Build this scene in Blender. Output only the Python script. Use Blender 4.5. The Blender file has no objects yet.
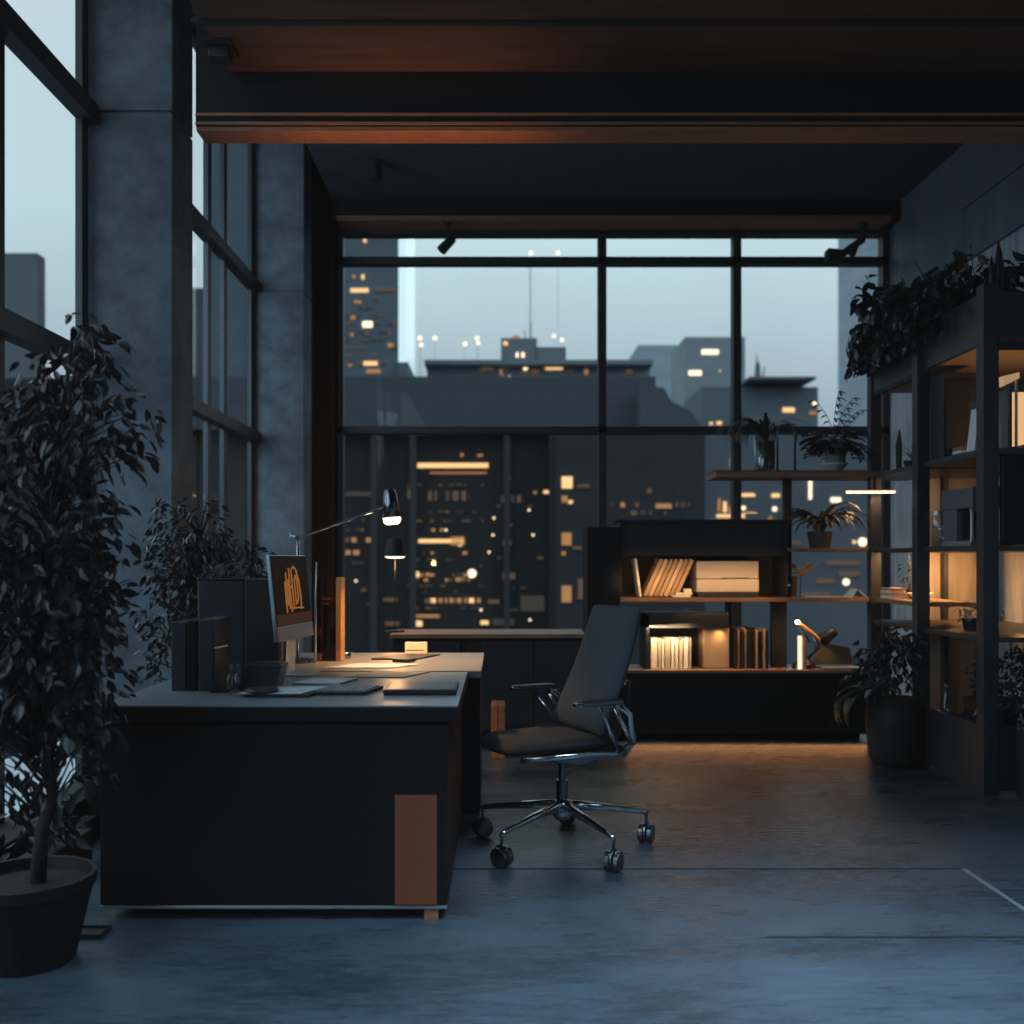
import bpy, bmesh, math, random
from mathutils import Vector, Matrix, Euler
PI = math.pi
SC = bpy.context.scene
COL = SC.collection
EYE = 1.28

def at(px, py, d):
    """point of the place seen at a pixel of the photograph, d metres ahead of the eye"""
    return Vector(((px - 500) / 1000 * d, d, EYE + (560 - py) / 1000 * d))
def ax(px, d): return (px - 500) / 1000 * d
def az(py, d): return EYE + (560 - py) / 1000 * d
def lin(r, g, b):
    f = lambda c: (c / 255 / 12.92) if c <= 10 else ((c / 255 + .055) / 1.055) ** 2.4
    return (f(r), f(g), f(b), 1)

# ------------------------------------------------------------------ materials
MATS = {}
def mat(name, col, rough=.6, metal=0, spec=.5, var=0, vscale=6, stretch=(1, 1, 1), bump=0, emit=None, estr=0, rvar=0):
    if name in MATS: return MATS[name]
    m = bpy.data.materials.new(name); m.use_nodes = True
    nt = m.node_tree; b = nt.nodes['Principled BSDF']
    b.inputs['Base Color'].default_value = col
    b.inputs['Roughness'].default_value = rough
    b.inputs['Metallic'].default_value = metal
    b.inputs['Specular IOR Level'].default_value = spec
    if var or bump or rvar:
        tc = nt.nodes.new('ShaderNodeTexCoord'); mp = nt.nodes.new('ShaderNodeMapping')
        mp.inputs['Scale'].default_value = stretch
        nz = nt.nodes.new('ShaderNodeTexNoise'); nz.inputs['Scale'].default_value = vscale
        nz.inputs['Detail'].default_value = 6; nz.inputs['Roughness'].default_value = .62
        nt.links.new(tc.outputs['Object'], mp.inputs['Vector']); nt.links.new(mp.outputs[0], nz.inputs['Vector'])
        if var:
            mx = nt.nodes.new('ShaderNodeValToRGB')
            lo = [max(0, c * (1 - var)) for c in col[:3]] + [1]; hi = [c * (1 + var) for c in col[:3]] + [1]
            mx.color_ramp.elements[0].position = .3; mx.color_ramp.elements[0].color = lo
            mx.color_ramp.elements[1].position = .7; mx.color_ramp.elements[1].color = hi
            nt.links.new(nz.outputs[0], mx.inputs[0]); nt.links.new(mx.outputs[0], b.inputs['Base Color'])
        if rvar:
            mr = nt.nodes.new('ShaderNodeMapRange')
            mr.inputs[1].default_value = .3; mr.inputs[2].default_value = .7
            mr.inputs[3].default_value = rough - rvar; mr.inputs[4].default_value = rough + rvar
            nt.links.new(nz.outputs[0], mr.inputs[0]); nt.links.new(mr.outputs[0], b.inputs['Roughness'])
        if bump:
            bp = nt.nodes.new('ShaderNodeBump'); bp.inputs['Strength'].default_value = bump
            bp.inputs['Distance'].default_value = .01
            nt.links.new(nz.outputs[0], bp.inputs['Height']); nt.links.new(bp.outputs[0], b.inputs['Normal'])
    if emit:
        b.inputs['Emission Color'].default_value = emit; b.inputs['Emission Strength'].default_value = estr
    MATS[name] = m
    return m

def glass_mat(name, tint, refl, rough=.0):
    m = bpy.data.materials.new(name); m.use_nodes = True; nt = m.node_tree
    nt.nodes.clear()
    o = nt.nodes.new('ShaderNodeOutputMaterial'); mx = nt.nodes.new('ShaderNodeMixShader')
    t = nt.nodes.new('ShaderNodeBsdfTransparent'); g = nt.nodes.new('ShaderNodeBsdfGlossy')
    t.inputs[0].default_value = tint; g.inputs['Roughness'].default_value = rough
    fr = nt.nodes.new('ShaderNodeLayerWeight'); fr.inputs[0].default_value = .5
    pw = nt.nodes.new('ShaderNodeMath'); pw.operation = 'POWER'; pw.inputs[1].default_value = 4.5 if refl < .3 else 2
    ma = nt.nodes.new('ShaderNodeMath'); ma.operation = 'MULTIPLY_ADD'; ma.inputs[1].default_value = .75; ma.inputs[2].default_value = refl
    ma.use_clamp = True
    nt.links.new(fr.outputs['Facing'], pw.inputs[0]); nt.links.new(pw.outputs[0], ma.inputs[0]); nt.links.new(ma.outputs[0], mx.inputs[0])
    nt.links.new(t.outputs[0], mx.inputs[1]); nt.links.new(g.outputs[0], mx.inputs[2]); nt.links.new(mx.outputs[0], o.inputs[0])
    MATS[name] = m
    return m

def emis(name, col, s, sample=False):
    m = mat(name, (0.02, .02, .02, 1), .6, emit=col, estr=s)
    if not sample: m.cycles.emission_sampling = 'NONE'
    return m

# ------------------------------------------------------------------ mesh helper
class MB:
    def __init__(s): s.bm = bmesh.new()
    def box(s, x0, x1, y0, y1, z0, z1):
        if x0 > x1: x0, x1 = x1, x0
        if y0 > y1: y0, y1 = y1, y0
        if z0 > z1: z0, z1 = z1, z0
        v = [s.bm.verts.new(p) for p in ((x0,y0,z0),(x1,y0,z0),(x1,y1,z0),(x0,y1,z0),(x0,y0,z1),(x1,y0,z1),(x1,y1,z1),(x0,y1,z1))]
        for f in ((0,3,2,1),(4,5,6,7),(0,1,5,4),(1,2,6,5),(2,3,7,6),(3,0,4,7)): s.bm.faces.new([v[i] for i in f])
        return s
    def obox(s, c, size, rot=(0, 0, 0)):
        M = Matrix.Translation(c) @ Euler(rot).to_matrix().to_4x4()
        hx, hy, hz = [q / 2 for q in size]
        v = [s.bm.verts.new(M @ Vector(p)) for p in ((-hx,-hy,-hz),(hx,-hy,-hz),(hx,hy,-hz),(-hx,hy,-hz),(-hx,-hy,hz),(hx,-hy,hz),(hx,hy,hz),(-hx,hy,hz))]
        for f in ((0,3,2,1),(4,5,6,7),(0,1,5,4),(1,2,6,5),(2,3,7,6),(3,0,4,7)): s.bm.faces.new([v[i] for i in f])
        return s
    def poly(s, pts): s.bm.faces.new([s.bm.verts.new(p) for p in pts]); return s
    def prism(s, pts, ext):
        """polygon pts (3-D) extruded by vector ext"""
        a = [s.bm.verts.new(p) for p in pts]; b = [s.bm.verts.new(Vector(p) + Vector(ext)) for p in pts]
        n = len(a); s.bm.faces.new(a[::-1]); s.bm.faces.new(b)
        for i in range(n): s.bm.faces.new([a[i], a[(i+1) % n], b[(i+1) % n], b[i]])
        return s
    def tube(s, pts, r, seg=10, cap=True):
        pts = [Vector(p) for p in pts]; n = len(pts)
        rs = r if isinstance(r, (list, tuple)) else [r] * n
        rings = []; ref = None
        for i, p in enumerate(pts):
            d = (pts[min(i+1, n-1)] - pts[max(i-1, 0)]).normalized()
            if ref is None: ref = d.orthogonal().normalized()
            ref = (ref - d * ref.dot(d)).normalized(); w = d.cross(ref)
            rings.append([s.bm.verts.new(p + (ref * math.cos(2*PI*k/seg) + w * math.sin(2*PI*k/seg)) * rs[i]) for k in range(seg)])
        for a, b in zip(rings, rings[1:]):
            for k in range(seg): s.bm.faces.new([a[k], a[(k+1) % seg], b[(k+1) % seg], b[k]])
        if cap: s.bm.faces.new(rings[0][::-1]); s.bm.faces.new(rings[-1])
        return s
    def lathe(s, prof, c=(0, 0, 0), seg=32, rot=None):
        M = Matrix.Translation(c) @ (Euler(rot).to_matrix().to_4x4() if rot else Matrix())
        rings = []
        for r, z in prof:
            if r < 1e-5: rings.append([s.bm.verts.new(M @ Vector((0, 0, z)))])
            else: rings.append([s.bm.verts.new(M @ Vector((r*math.cos(2*PI*k/seg), r*math.sin(2*PI*k/seg), z))) for k in range(seg)])
        for a, b in zip(rings, rings[1:]):
            for k in range(seg):
                k2 = (k+1) % seg
                if len(a) == 1 and len(b) == 1: continue
                if len(a) == 1: s.bm.faces.new([a[0], b[k2], b[k]])
                elif len(b) == 1: s.bm.faces.new([a[k], a[k2], b[0]])
                else: s.bm.faces.new([a[k], a[k2], b[k2], b[k]])
        return s
    def leaf(s, p, d, up, L, W, fold=.25, droop=.2):
        d = d.normalized(); side = d.cross(up)
        if side.length < 1e-3: side = d.orthogonal()
        side.normalize(); n = side.cross(d).normalized()
        rows = []
        for t, w in ((.3, .44), (.62, .42)):
            q = p + d * L * t - n * L * droop * t * t
            rows.append([s.bm.verts.new(q + side * W * w + n * W * fold * .35), s.bm.verts.new(q - n * W * fold * .3), s.bm.verts.new(q - side * W * w + n * W * fold * .35)])
        b0 = s.bm.verts.new(p); t0 = s.bm.verts.new(p + d * L - n * L * droop)
        A, B = rows
        for f in ((b0, A[2], A[1]), (b0, A[1], A[0]), (A[0], A[1], B[1], B[0]), (A[1], A[2], B[2], B[1]), (B[0], B[1], t0), (B[1], B[2], t0)): s.bm.faces.new(f)
        return s
    def strap(s, p, azim, L, W, rise, droop, seg=7):
        """long arching blade"""
        d = Vector((math.cos(azim), math.sin(azim), 0)); side = Vector((-d.y, d.x, 0)); prev = None
        q = Vector(p); ang = rise
        for i in range(seg + 1):
            t = i / seg; w = W * (.35 + .65 * math.sin(PI * min(1, t * 1.1 + .12))) * (1 if t < .95 else .25)
            a, m, b = s.bm.verts.new(q + side * w / 2), s.bm.verts.new(q - Vector((0, 0, w * .12))), s.bm.verts.new(q - side * w / 2)
            if prev: s.bm.faces.new([prev[0], prev[1], m, a]); s.bm.faces.new([prev[1], prev[2], b, m])
            prev = (a, m, b)
            q = q + (d * math.cos(ang) + Vector((0, 0, 1)) * math.sin(ang)) * (L / seg)
            ang -= droop / seg
        return s
    def build(s, name, m, parent=None, bevel=0, smooth=False, loc=None, local=False, sub=0, seg=2):
        bmesh.ops.recalc_face_normals(s.bm, faces=s.bm.faces[:])
        if parent is not None:
            o_loc = None
            if not local:
                inv = wm(parent).inverted()
                bmesh.ops.transform(s.bm, matrix=inv, verts=s.bm.verts[:])
        else:
            vs = [v.co for v in s.bm.verts]
            if loc is None:
                loc = Vector(((min(v.x for v in vs) + max(v.x for v in vs)) / 2, (min(v.y for v in vs) + max(v.y for v in vs)) / 2, min(v.z for v in vs)))
            if not local: bmesh.ops.translate(s.bm, vec=-Vector(loc), verts=s.bm.verts[:])
        me = bpy.data.meshes.new(name); s.bm.to_mesh(me); s.bm.free()
        o = bpy.data.objects.new(name, me); COL.objects.link(o)
        me.materials.append(m)
        if smooth:
            for p in me.polygons: p.use_smooth = True
        if parent is not None: o.parent = parent
        else: o.location = loc
        if bevel:
            md = o.modifiers.new('b', 'BEVEL'); md.width = bevel; md.segments = seg; md.limit_method = 'ANGLE'; md.angle_limit = .6
        if sub:
            md = o.modifiers.new('s', 'SUBSURF'); md.levels = sub; md.render_levels = sub
        return o

def wm(o):
    m = Matrix.LocRotScale(o.location, o.rotation_euler, o.scale)
    return wm(o.parent) @ m if o.parent else m
def thing(name, label, cat, loc=(0, 0, 0), rz=0, group=None):
    o = bpy.data.objects.new(name, None); COL.objects.link(o)
    o.empty_display_size = .1; o.location = loc; o.rotation_euler = (0, 0, rz)
    return tag(o, label, cat, group)
def tag(o, label, cat, group=None):
    o['label'] = label; o['category'] = cat
    if group: o['group'] = group
    return o
def struct(name, mb, m, bevel=0, parent=None, label=None, **k):
    o = mb.build(name, m, parent, bevel, **k)
    o['kind'] = 'structure'
    if label: o['label'] = label
    return o
def dup(o, parent=None):
    c = o.copy(); COL.objects.link(c)
    if parent: c.parent = parent
    for ch in list(o.children): dup(ch, c)
    return c
ORD = ['first', 'second', 'third', 'fourth', 'fifth', 'sixth', 'seventh', 'eighth', 'ninth', 'tenth', 'eleventh', 'twelfth']

# ------------------------------------------------------------------ palette
def floor_mat():
    m = bpy.data.materials.new('polished_concrete'); m.use_nodes = True; nt = m.node_tree; b = nt.nodes['Principled BSDF']
    N = nt.nodes.new; lk = nt.links.new
    tc = N('ShaderNodeTexCoord')
    def noise(scale, stretch, detail=6, rough=.6):
        mp = N('ShaderNodeMapping'); mp.inputs['Scale'].default_value = stretch
        nz = N('ShaderNodeTexNoise'); nz.inputs['Scale'].default_value = scale; nz.inputs['Detail'].default_value = detail; nz.inputs['Roughness'].default_value = rough
        lk(tc.outputs['Object'], mp.inputs['Vector']); lk(mp.outputs[0], nz.inputs['Vector']); return nz.outputs[0]
    big = noise(1.3, (.8, 2.2, 1), 6); streak = noise(7, (1, 7, 1), 10, .78)
    mx = N('ShaderNodeMix'); mx.inputs[0].default_value = .5; lk(big, mx.inputs[2]); lk(streak, mx.inputs[3])
    rp = N('ShaderNodeValToRGB'); rp.color_ramp.elements[0].position = .36; rp.color_ramp.elements[1].position = .66
    rp.color_ramp.elements[0].color = (.016, .023, .031, 1); rp.color_ramp.elements[1].color = (.086, .122, .155, 1)
    lk(mx.outputs[0], rp.inputs[0]); lk(rp.outputs[0], b.inputs['Base Color'])
    mr = N('ShaderNodeMapRange'); mr.inputs[1].default_value = .32; mr.inputs[2].default_value = .68; mr.inputs[3].default_value = .17; mr.inputs[4].default_value = .4
    lk(mx.outputs[0], mr.inputs[0]); lk(mr.outputs[0], b.inputs['Roughness'])
    bp = N('ShaderNodeBump'); bp.inputs['Strength'].default_value = .45; bp.inputs['Distance'].default_value = .005
    lk(streak, bp.inputs['Height']); lk(bp.outputs[0], b.inputs['Normal'])
    b.inputs['Specular IOR Level'].default_value = .65
    return m
M_floor = floor_mat()
M_conc = mat('column_concrete', (.115, .138, .164, 1), .7, var=.55, vscale=3.2, bump=.35)
M_dark = mat('dark_panel', (.012, .0135, .015, 1), .55)
M_darkwall = mat('dark_wall', (.05, .058, .068, 1), .7, var=.25, vscale=2)
M_plaster = mat('streaked_plaster', (.42, .44, .46, 1), .75, var=.4, vscale=4, stretch=(3, 3, .35))
M_upwall = mat('upper_wall_panel', (.13, .155, .185, 1), .6, var=.2, vscale=2, stretch=(2, 2, .5))
M_ceilw = mat('ceiling_boards', (.075, .038, .024, 1), .55, var=.35, vscale=5, stretch=(.5, 4, 1))
M_ceilb = mat('back_ceiling', (.06, .068, .078, 1), .7, var=.15)
M_beam = mat('beam_black', (.009, .0085, .0085, 1), .7, spec=.3)
M_copper = mat('copper_brown', (.33, .14, .065, 1), .5, var=.25, vscale=9, stretch=(1, 5, 5))
M_frame = mat('window_frame_metal', (.022, .026, .031, 1), .45)
M_black = mat('black_laminate', (.0065, .0072, .0085, 1), .5, spec=.22)
M_blackm = mat('matt_black', (.011, .012, .013, 1), .7)
M_top = mat('desk_top_laminate', (.17, .195, .215, 1), .34, spec=.6)
M_steel = mat('blue_black_steel', (.024, .029, .035, 1), .4)
M_wood = mat('warm_wood_edge', (.26, .13, .065, 1), .5, var=.3, vscale=6, stretch=(.6, 4, 4))
M_shelf = mat('dark_shelf_board', (.05, .042, .036, 1), .4)
M_chrome = mat('chrome', (.62, .66, .7, 1), .16, 1)
M_darkchrome = mat('dark_chrome', (.2, .22, .24, 1), .22, 1)
M_fabric = mat('navy_fabric', (.026, .036, .049, 1), .85, var=.12, vscale=160, bump=.2)
M_fabricd = mat('black_mesh_fabric', (.016, .019, .023, 1), .8)
M_rubber = mat('black_plastic', (.012, .013, .014, 1), .4)
M_paper = mat('white_paper', (.52, .55, .57, 1), .7)
M_cream = mat('cream_cover', (.8, .7, .52, 1), .6)
M_leaf = mat('ficus_leaf', (.014, .019, .02, 1), .4, var=.5, vscale=14)
M_leaf2 = mat('ficus_leaf_grey', (.026, .033, .035, 1), .4, var=.5, vscale=14)
M_leaf3 = mat('dark_green_leaf', (.014, .02, .018, 1), .33, var=.5, vscale=14)
M_bark = mat('bark', (.03, .026, .023, 1), .85, var=.4, vscale=30, bump=.5)
M_pot = mat('charcoal_pot', (.007, .008, .0098, 1), .55, spec=.3)
M_soil = mat('potting_soil', (.02, .016, .013, 1), .95, var=.6, vscale=40, bump=.6)
M_glass = glass_mat('window_glass', (.985, .99, .99, 1), .03)
M_jar = glass_mat('clear_glass', (.9, .94, .96, 1), .12, .02)
M_amber = glass_mat('amber_acrylic', (.88, .66, .48, 1), .08, .08)
M_silver = mat('aluminium', (.5, .53, .56, 1), .35, .8)
M_lampglow = emis('lamp_glow', (1, .72, .4, 1), 16)
M_ledglow = emis('led_glow', (1, .66, .32, 1), 9)
M_paintglow = mat('copper_panel_painted_glow', (.1, .032, .013, 1), .5, emit=(.9, .3, .12, 1), estr=.03)  # weak emission paints a warm glow on the copper; no lamp behind

# ------------------------------------------------------------------ camera and sky
cd = bpy.data.cameras.new('camera'); cam = bpy.data.objects.new('camera', cd); COL.objects.link(cam)
cam.location = (0, 0, EYE); cam.rotation_euler = (PI / 2, 0, 0)
cd.sensor_width = 36; cd.lens = 36 * 1000 / 1024
cd.shift_x = 12 / 1024; cd.shift_y = 48 / 1024
cd.clip_start = .05; cd.clip_end = 2000
cd.dof.use_dof = True; cd.dof.focus_distance = 4.6; cd.dof.aperture_fstop = 1.8
SC.camera = cam
SC.view_settings.view_transform = 'Standard'
SC.view_settings.look = 'None'
SC.view_settings.exposure = 0
SC.view_settings.use_curve_mapping = True          # the faded blacks of the photograph, over the whole picture
cmap = SC.view_settings.curve_mapping
cmap.curves[3].points[0].location = (0, .0026)
cmap.update()

w = bpy.data.worlds.new('dusk_sky'); SC.world = w; w.use_nodes = True
nt = w.node_tree; nt.nodes.clear()
out = nt.nodes.new('ShaderNodeOutputWorld'); bg = nt.nodes.new('ShaderNodeBackground')
tc = nt.nodes.new('ShaderNodeTexCoord'); sp = nt.nodes.new('ShaderNodeSeparateXYZ'); rp = nt.nodes.new('ShaderNodeValToRGB')
mr = nt.nodes.new('ShaderNodeMapRange'); mr.inputs[1].default_value = -.2; mr.inputs[2].default_value = 1
nt.links.new(tc.outputs['Generated'], sp.inputs[0])
nz = nt.nodes.new('ShaderNodeTexNoise'); nz.inputs['Scale'].default_value = 3.5; nz.inputs['Detail'].default_value = 3
ml = nt.nodes.new('ShaderNodeMath'); ml.operation = 'MULTIPLY_ADD'; ml.inputs[1].default_value = .1; 
sb = nt.nodes.new('ShaderNodeMath'); sb.operation = 'SUBTRACT'; sb.inputs[1].default_value = .05
nt.links.new(tc.outputs['Generated'], nz.inputs['Vector']); nt.links.new(nz.outputs[0], ml.inputs[0])
nt.links.new(sp.outputs['Z'], ml.inputs[2]); nt.links.new(ml.outputs[0], sb.inputs[0]); nt.links.new(sb.outputs[0], mr.inputs[0])
nt.links.new(mr.outputs[0], rp.inputs[0])
cr = rp.color_ramp
stops = [(-.2, (.012, .016, .022)), (-.02, (.03, .04, .052)), (.06, lin(128, 143, 160)), (.14, lin(157, 176, 190)), (.22, lin(180, 204, 214)), (.31, lin(200, 227, 234)), (.5, lin(205, 229, 234)), (1, lin(190, 216, 226))]
pos = lambda z: (z + .2) / 1.2
cr.elements[0].position = pos(stops[0][0]); cr.elements[0].color = (*stops[0][1][:3], 1)
cr.elements[1].position = pos(stops[-1][0]); cr.elements[1].color = (*stops[-1][1][:3], 1)
for z, c in stops[1:-1]:
    e = cr.elements.new(pos(z)); e.color = (*c[:3], 1)
nt.links.new(rp.outputs[0], bg.inputs[0]); bg.inputs[1].default_value = 1.0
nt.links.new(bg.outputs[0], out.inputs[0])

def light(name, kind, loc, energy, col=(1, .55, .24), size=.1, size_y=None, aim=None, angle=None, blend=.5, spread=None):
    ld = bpy.data.lights.new(name, kind); ld.energy = energy; ld.color = col
    if kind == 'AREA':
        ld.size = size
        if size_y: ld.shape = 'RECTANGLE'; ld.size_y = size_y
        if spread: ld.spread = spread
    else: ld.shadow_soft_size = size
    if kind == 'SPOT': ld.spot_size = angle; ld.spot_blend = blend
    o = bpy.data.objects.new(name, ld); COL.objects.link(o); o.location = loc
    if aim is not None:
        d = Vector(aim) - Vector(loc); o.rotation_euler = d.to_track_quat('-Z', 'Y').to_euler()
    return o

# ------------------------------------------------------------------ room shell
XL, XR, YB = -2.06, 3.6, 9.3
struct('floor', MB().box(-2.2, 3.75, -3, 9.5, -.12, 0), M_floor)
tr = [(ax(450, 4.14), 1.92, 4.135, 4.15, M_blackm), (.9, 3.6, 3.385, 3.4, M_blackm)]
for i, (a, b, c, d, m) in enumerate(tr): struct('trim_%d' % (i+1), MB().box(a, b, c, d, -.003, .0012), m, label='dark joint line in the polished floor')
struct('trim_3', MB().box(1.912, 1.93, 2.2, 4.14, -.003, .002), mat('pale_metal_inlay', (.5, .56, .6, 1), .3, .6), label='pale metal strip set in the floor')
struct('ceiling', MB().box(-1.4, 3.75, -3, 5.16, 3.8, 4.72), M_ceilw, label='dark wood ceiling over the near half of the office')
struct('ceiling_back', MB().box(-1.5, 3.75, 5.34, 9.5, 4.5, 4.72).box(-2.2, -1.45, -3, 9.5, 4.95, 5.05).box(-1.5, -1.45, 5.34, 9.5, 4.72, 4.95), M_ceilb)
struct('trim_4', MB().box(-1.44, 3.6, 4.66, 4.69, 3.785, 3.81), M_blackm, label='dark joint across the wood ceiling')
# big cross beam between the two halves
b = MB().box(-1.57, 3.6, 5.16, 5.34, 3.52, 4.72)
struct('beam_front', b, M_beam)
b = MB().box(-1.57, 3.6, 5.15, 5.165, 3.57, 3.584).box(-1.57, 3.6, 5.15, 5.165, 3.525, 3.538).box(-1.57, 3.6, 5.17, 5.33, 3.5, 3.522)
struct('trim_5', b, M_copper, label='copper brown trim under the cross beam')
b = MB().box(-1.5, 3.6, 8.95, 9.32, 4.33, 4.5)
struct('beam_back', b, M_beam)
struct('trim_6', MB().box(-1.46, 3.5, 8.93, 8.955, 4.335, 4.355).box(-1.46, 3.5, 8.94, 9.2, 4.318, 4.33), M_copper, label='copper brown trim under the window beam')

def column(name, y0, y1):
    b = MB().box(-2.12, -1.68, y0, y1, 0, 3.575).box(-2.1, -1.69, y0 + .012, y1 - .012, 3.57, 3.59).box(-2.12, -1.68, y0, y1, 3.587, 4.95)
    struct(name, b, M_conc, bevel=.006)
column('column', 5.13, 5.47)
column('column.001', 8.57, 8.93)
# left wall above/below and the stretch behind the second column
struct('wall_left', MB().box(-2.2, -2.1, 8.93, 9.5, 0, 4.95).box(-2.2, -2.14, -3, -1, 0, 4.95), M_darkwall)
struct('wall_back', MB().box(-2.1, -1.5, 9.22, 9.5, 0, 4.95).box(-1.5, 3.6, 9.22, 9.5, 4.33, 4.72).box(-1.46, 3.6, 9.25, 9.5, 0, .12), mat('back_wall_brown_black', (.085, .052, .034, 1), .6))
struct('wall_right', MB().box(3.6, 3.75, -3, 9.5, 0, 3.57), M_plaster)
struct('wall_right_upper', MB().box(3.59, 3.75, 5.2, 7.74, 3.585, 3.99).box(3.59, 3.75, 5.2, 7.74, 4.0, 4.72).box(3.59, 3.75, 7.75, 9.5, 3.585, 4.72).box(3.61, 3.75, 5.2, 9.5, 3.57, 4.7).box(3.6, 3.75, -3, 5.2, 3.57, 3.8), M_upwall)
struct('wall_front', MB().box(-2.2, 3.75, -3.1, -3, 0, 3.95), M_darkwall)

def window(name, frame_boxes, pane_boxes, label):
    f = MB()
    for q in frame_boxes: f.box(*q)
    o = struct(name, f, M_frame, bevel=.004, label=label)
    for q in pane_boxes:
        x0, x1, y0, y1, z0, z1 = q
        p = [(x0, y0, z0), (x0, y1, z0), (x0, y1, z1), (x0, y0, z1)] if x1 - x0 < .02 else [(x0, y0, z0), (x1, y0, z0), (x1, y0, z1), (x0, y0, z1)]
        MB().poly(p).build('pane', M_glass, o)
    return o
# left bay, near
fx0, fx1 = -2.145, -2.105
ys = [-1, .1, 1.5, 2.85, 4.22, 5.08]
fr = [(fx0, fx1, y - .035, y + .035, .1, 4.95) for y in ys] + [(fx0, fx1 + .05, -1, 5.13, z - .05, z + .05) for z in (2.28, 3.56)] + [(fx0, fx1, -1, 5.13, 4.88, 4.95), (fx0, fx1, -1, 5.13, .06, .16)]
window('window_1', fr, [(-2.125, -2.12, a, b, c, d) for a, b in zip(ys, ys[1:]) for c, d in ((.12, 2.25), (2.3, 3.54), (3.58, 4.9))], 'tall dark framed window beside the potted tree')
struct('baseboard_left', MB().box(-2.14, -1.86, -1, 5.13, 0, .1).box(-2.14, -1.93, -1, 5.13, .1, .17), M_blackm, bevel=.01)
ys = [5.5, 6.35, 7.26, 7.68, 8.52]
fr = [(fx0, fx1, y - .04, y + .04, .1, 4.95) for y in ys] + [(fx0, fx1 + .05, 5.47, 8.57, z - .045, z + .045) for z in (2.33, 3.62)] + [(fx0, fx1, 5.47, 8.57, 4.88, 4.95), (fx0, fx1, 5.47, 8.57, 0, .16)]
window('window_2', fr, [(-2.125, -2.12, a, b, c, d) for a, b in zip(ys, ys[1:]) for c, d in ((.12, 2.3), (2.36, 3.6), (3.65, 4.9))], 'tall dark framed window between the two columns')
# back window
xs = [-1.485, .945, 2.19, 3.57]
fr = [(x - .038, x + .038, 9.22, 9.34, .1, 4.32) for x in xs] + [(-1.5, 3.6, 9.22, 9.34, z - .034, z + .034) for z in (4.045, 2.48)] + [(-1.5, 3.6, 9.22, 9.34, .1, .18), (-1.5, 3.6, 9.22, 9.34, 4.29, 4.34)]
window('window_3', fr, [(a, b, 9.28, 9.285, c, d) for a, b in zip(xs, xs[1:]) for c, d in ((.14, 2.47), (2.51, 4.03), (4.07, 4.31))], 'wide gridded window looking onto the city')

exec_parts = []
# ------------------------------------------------------------------ the city outside
rnd = random.Random(5)
struct('terrace', MB().box(-3.3, -2.2, -3, 9.5, -.3, -.05), mat('pale_terrace', (.5, .55, .6, 1), .6, var=.2, vscale=3), label='pale terrace slab outside the left windows')
struct('ground', MB().box(-160, 160, 12, 300, -46, -45), mat('city_ground', (.02, .025, .032, 1), .8), label='dark city ground far below')
W_hot = emis('window_warm_bright', (1, .58, .25, 1), 1.3)
W_white = emis('window_white', (1, .78, .52, 1), 2)
W_mid = emis('window_warm', (1, .48, .18, 1), .4)
W_dim = emis('window_dim', (.9, .55, .3, 1), .1)
W_faint = emis('window_faint', (.7, .6, .5, 1), .05)
def winbox(parent, d, x0, x1, y0, y1, m):
    e = min(.7, (y1 - y0) * .12); p, q = at(x0 + e, y1 - e, d), at(x1 - e, y0 + e, d)
    w, h = q.x - p.x, q.z - p.z
    if m is W_white and .65 * h < w < 1.7 * h:
        MB().lathe([(0, -.1), (max(w, h) * .5, -.06), (max(w, h) * .5, .02), (0, .02)], ((p.x + q.x) / 2, d, (p.z + q.z) / 2), 14, rot=(-PI / 2, 0, 0)).build('lit_window', m, parent)
    else: MB().box(p.x, q.x, d - .12, d + .02, p.z, q.z).build('lit_window', m, parent)
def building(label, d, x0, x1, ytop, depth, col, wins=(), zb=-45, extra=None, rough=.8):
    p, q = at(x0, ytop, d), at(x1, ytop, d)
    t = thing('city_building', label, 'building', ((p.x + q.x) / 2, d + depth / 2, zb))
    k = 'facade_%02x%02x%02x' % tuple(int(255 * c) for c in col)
    m = mat(k, (*col, 1), rough, var=.12, vscale=.12, stretch=(1, 1, 3))  # distance haze is mixed into each facade colour
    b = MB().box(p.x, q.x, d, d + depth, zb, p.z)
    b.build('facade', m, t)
    for wn in wins: winbox(t, d, *wn)
    if extra: extra(t, m)
    return t
def rows(x0, x1, ys, h, dens, mats, wmin=2, wmax=7, seed=1):
    r = random.Random(seed); o = []
    for y in ys:
        x = x0
        while x < x1:
            wd = r.uniform(wmin, wmax)
            if r.random() < dens: o.append((x, min(x1, x + wd * .8), y - h / 2, y + h / 2, r.choice(mats)))
            x += wd
    return o
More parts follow.
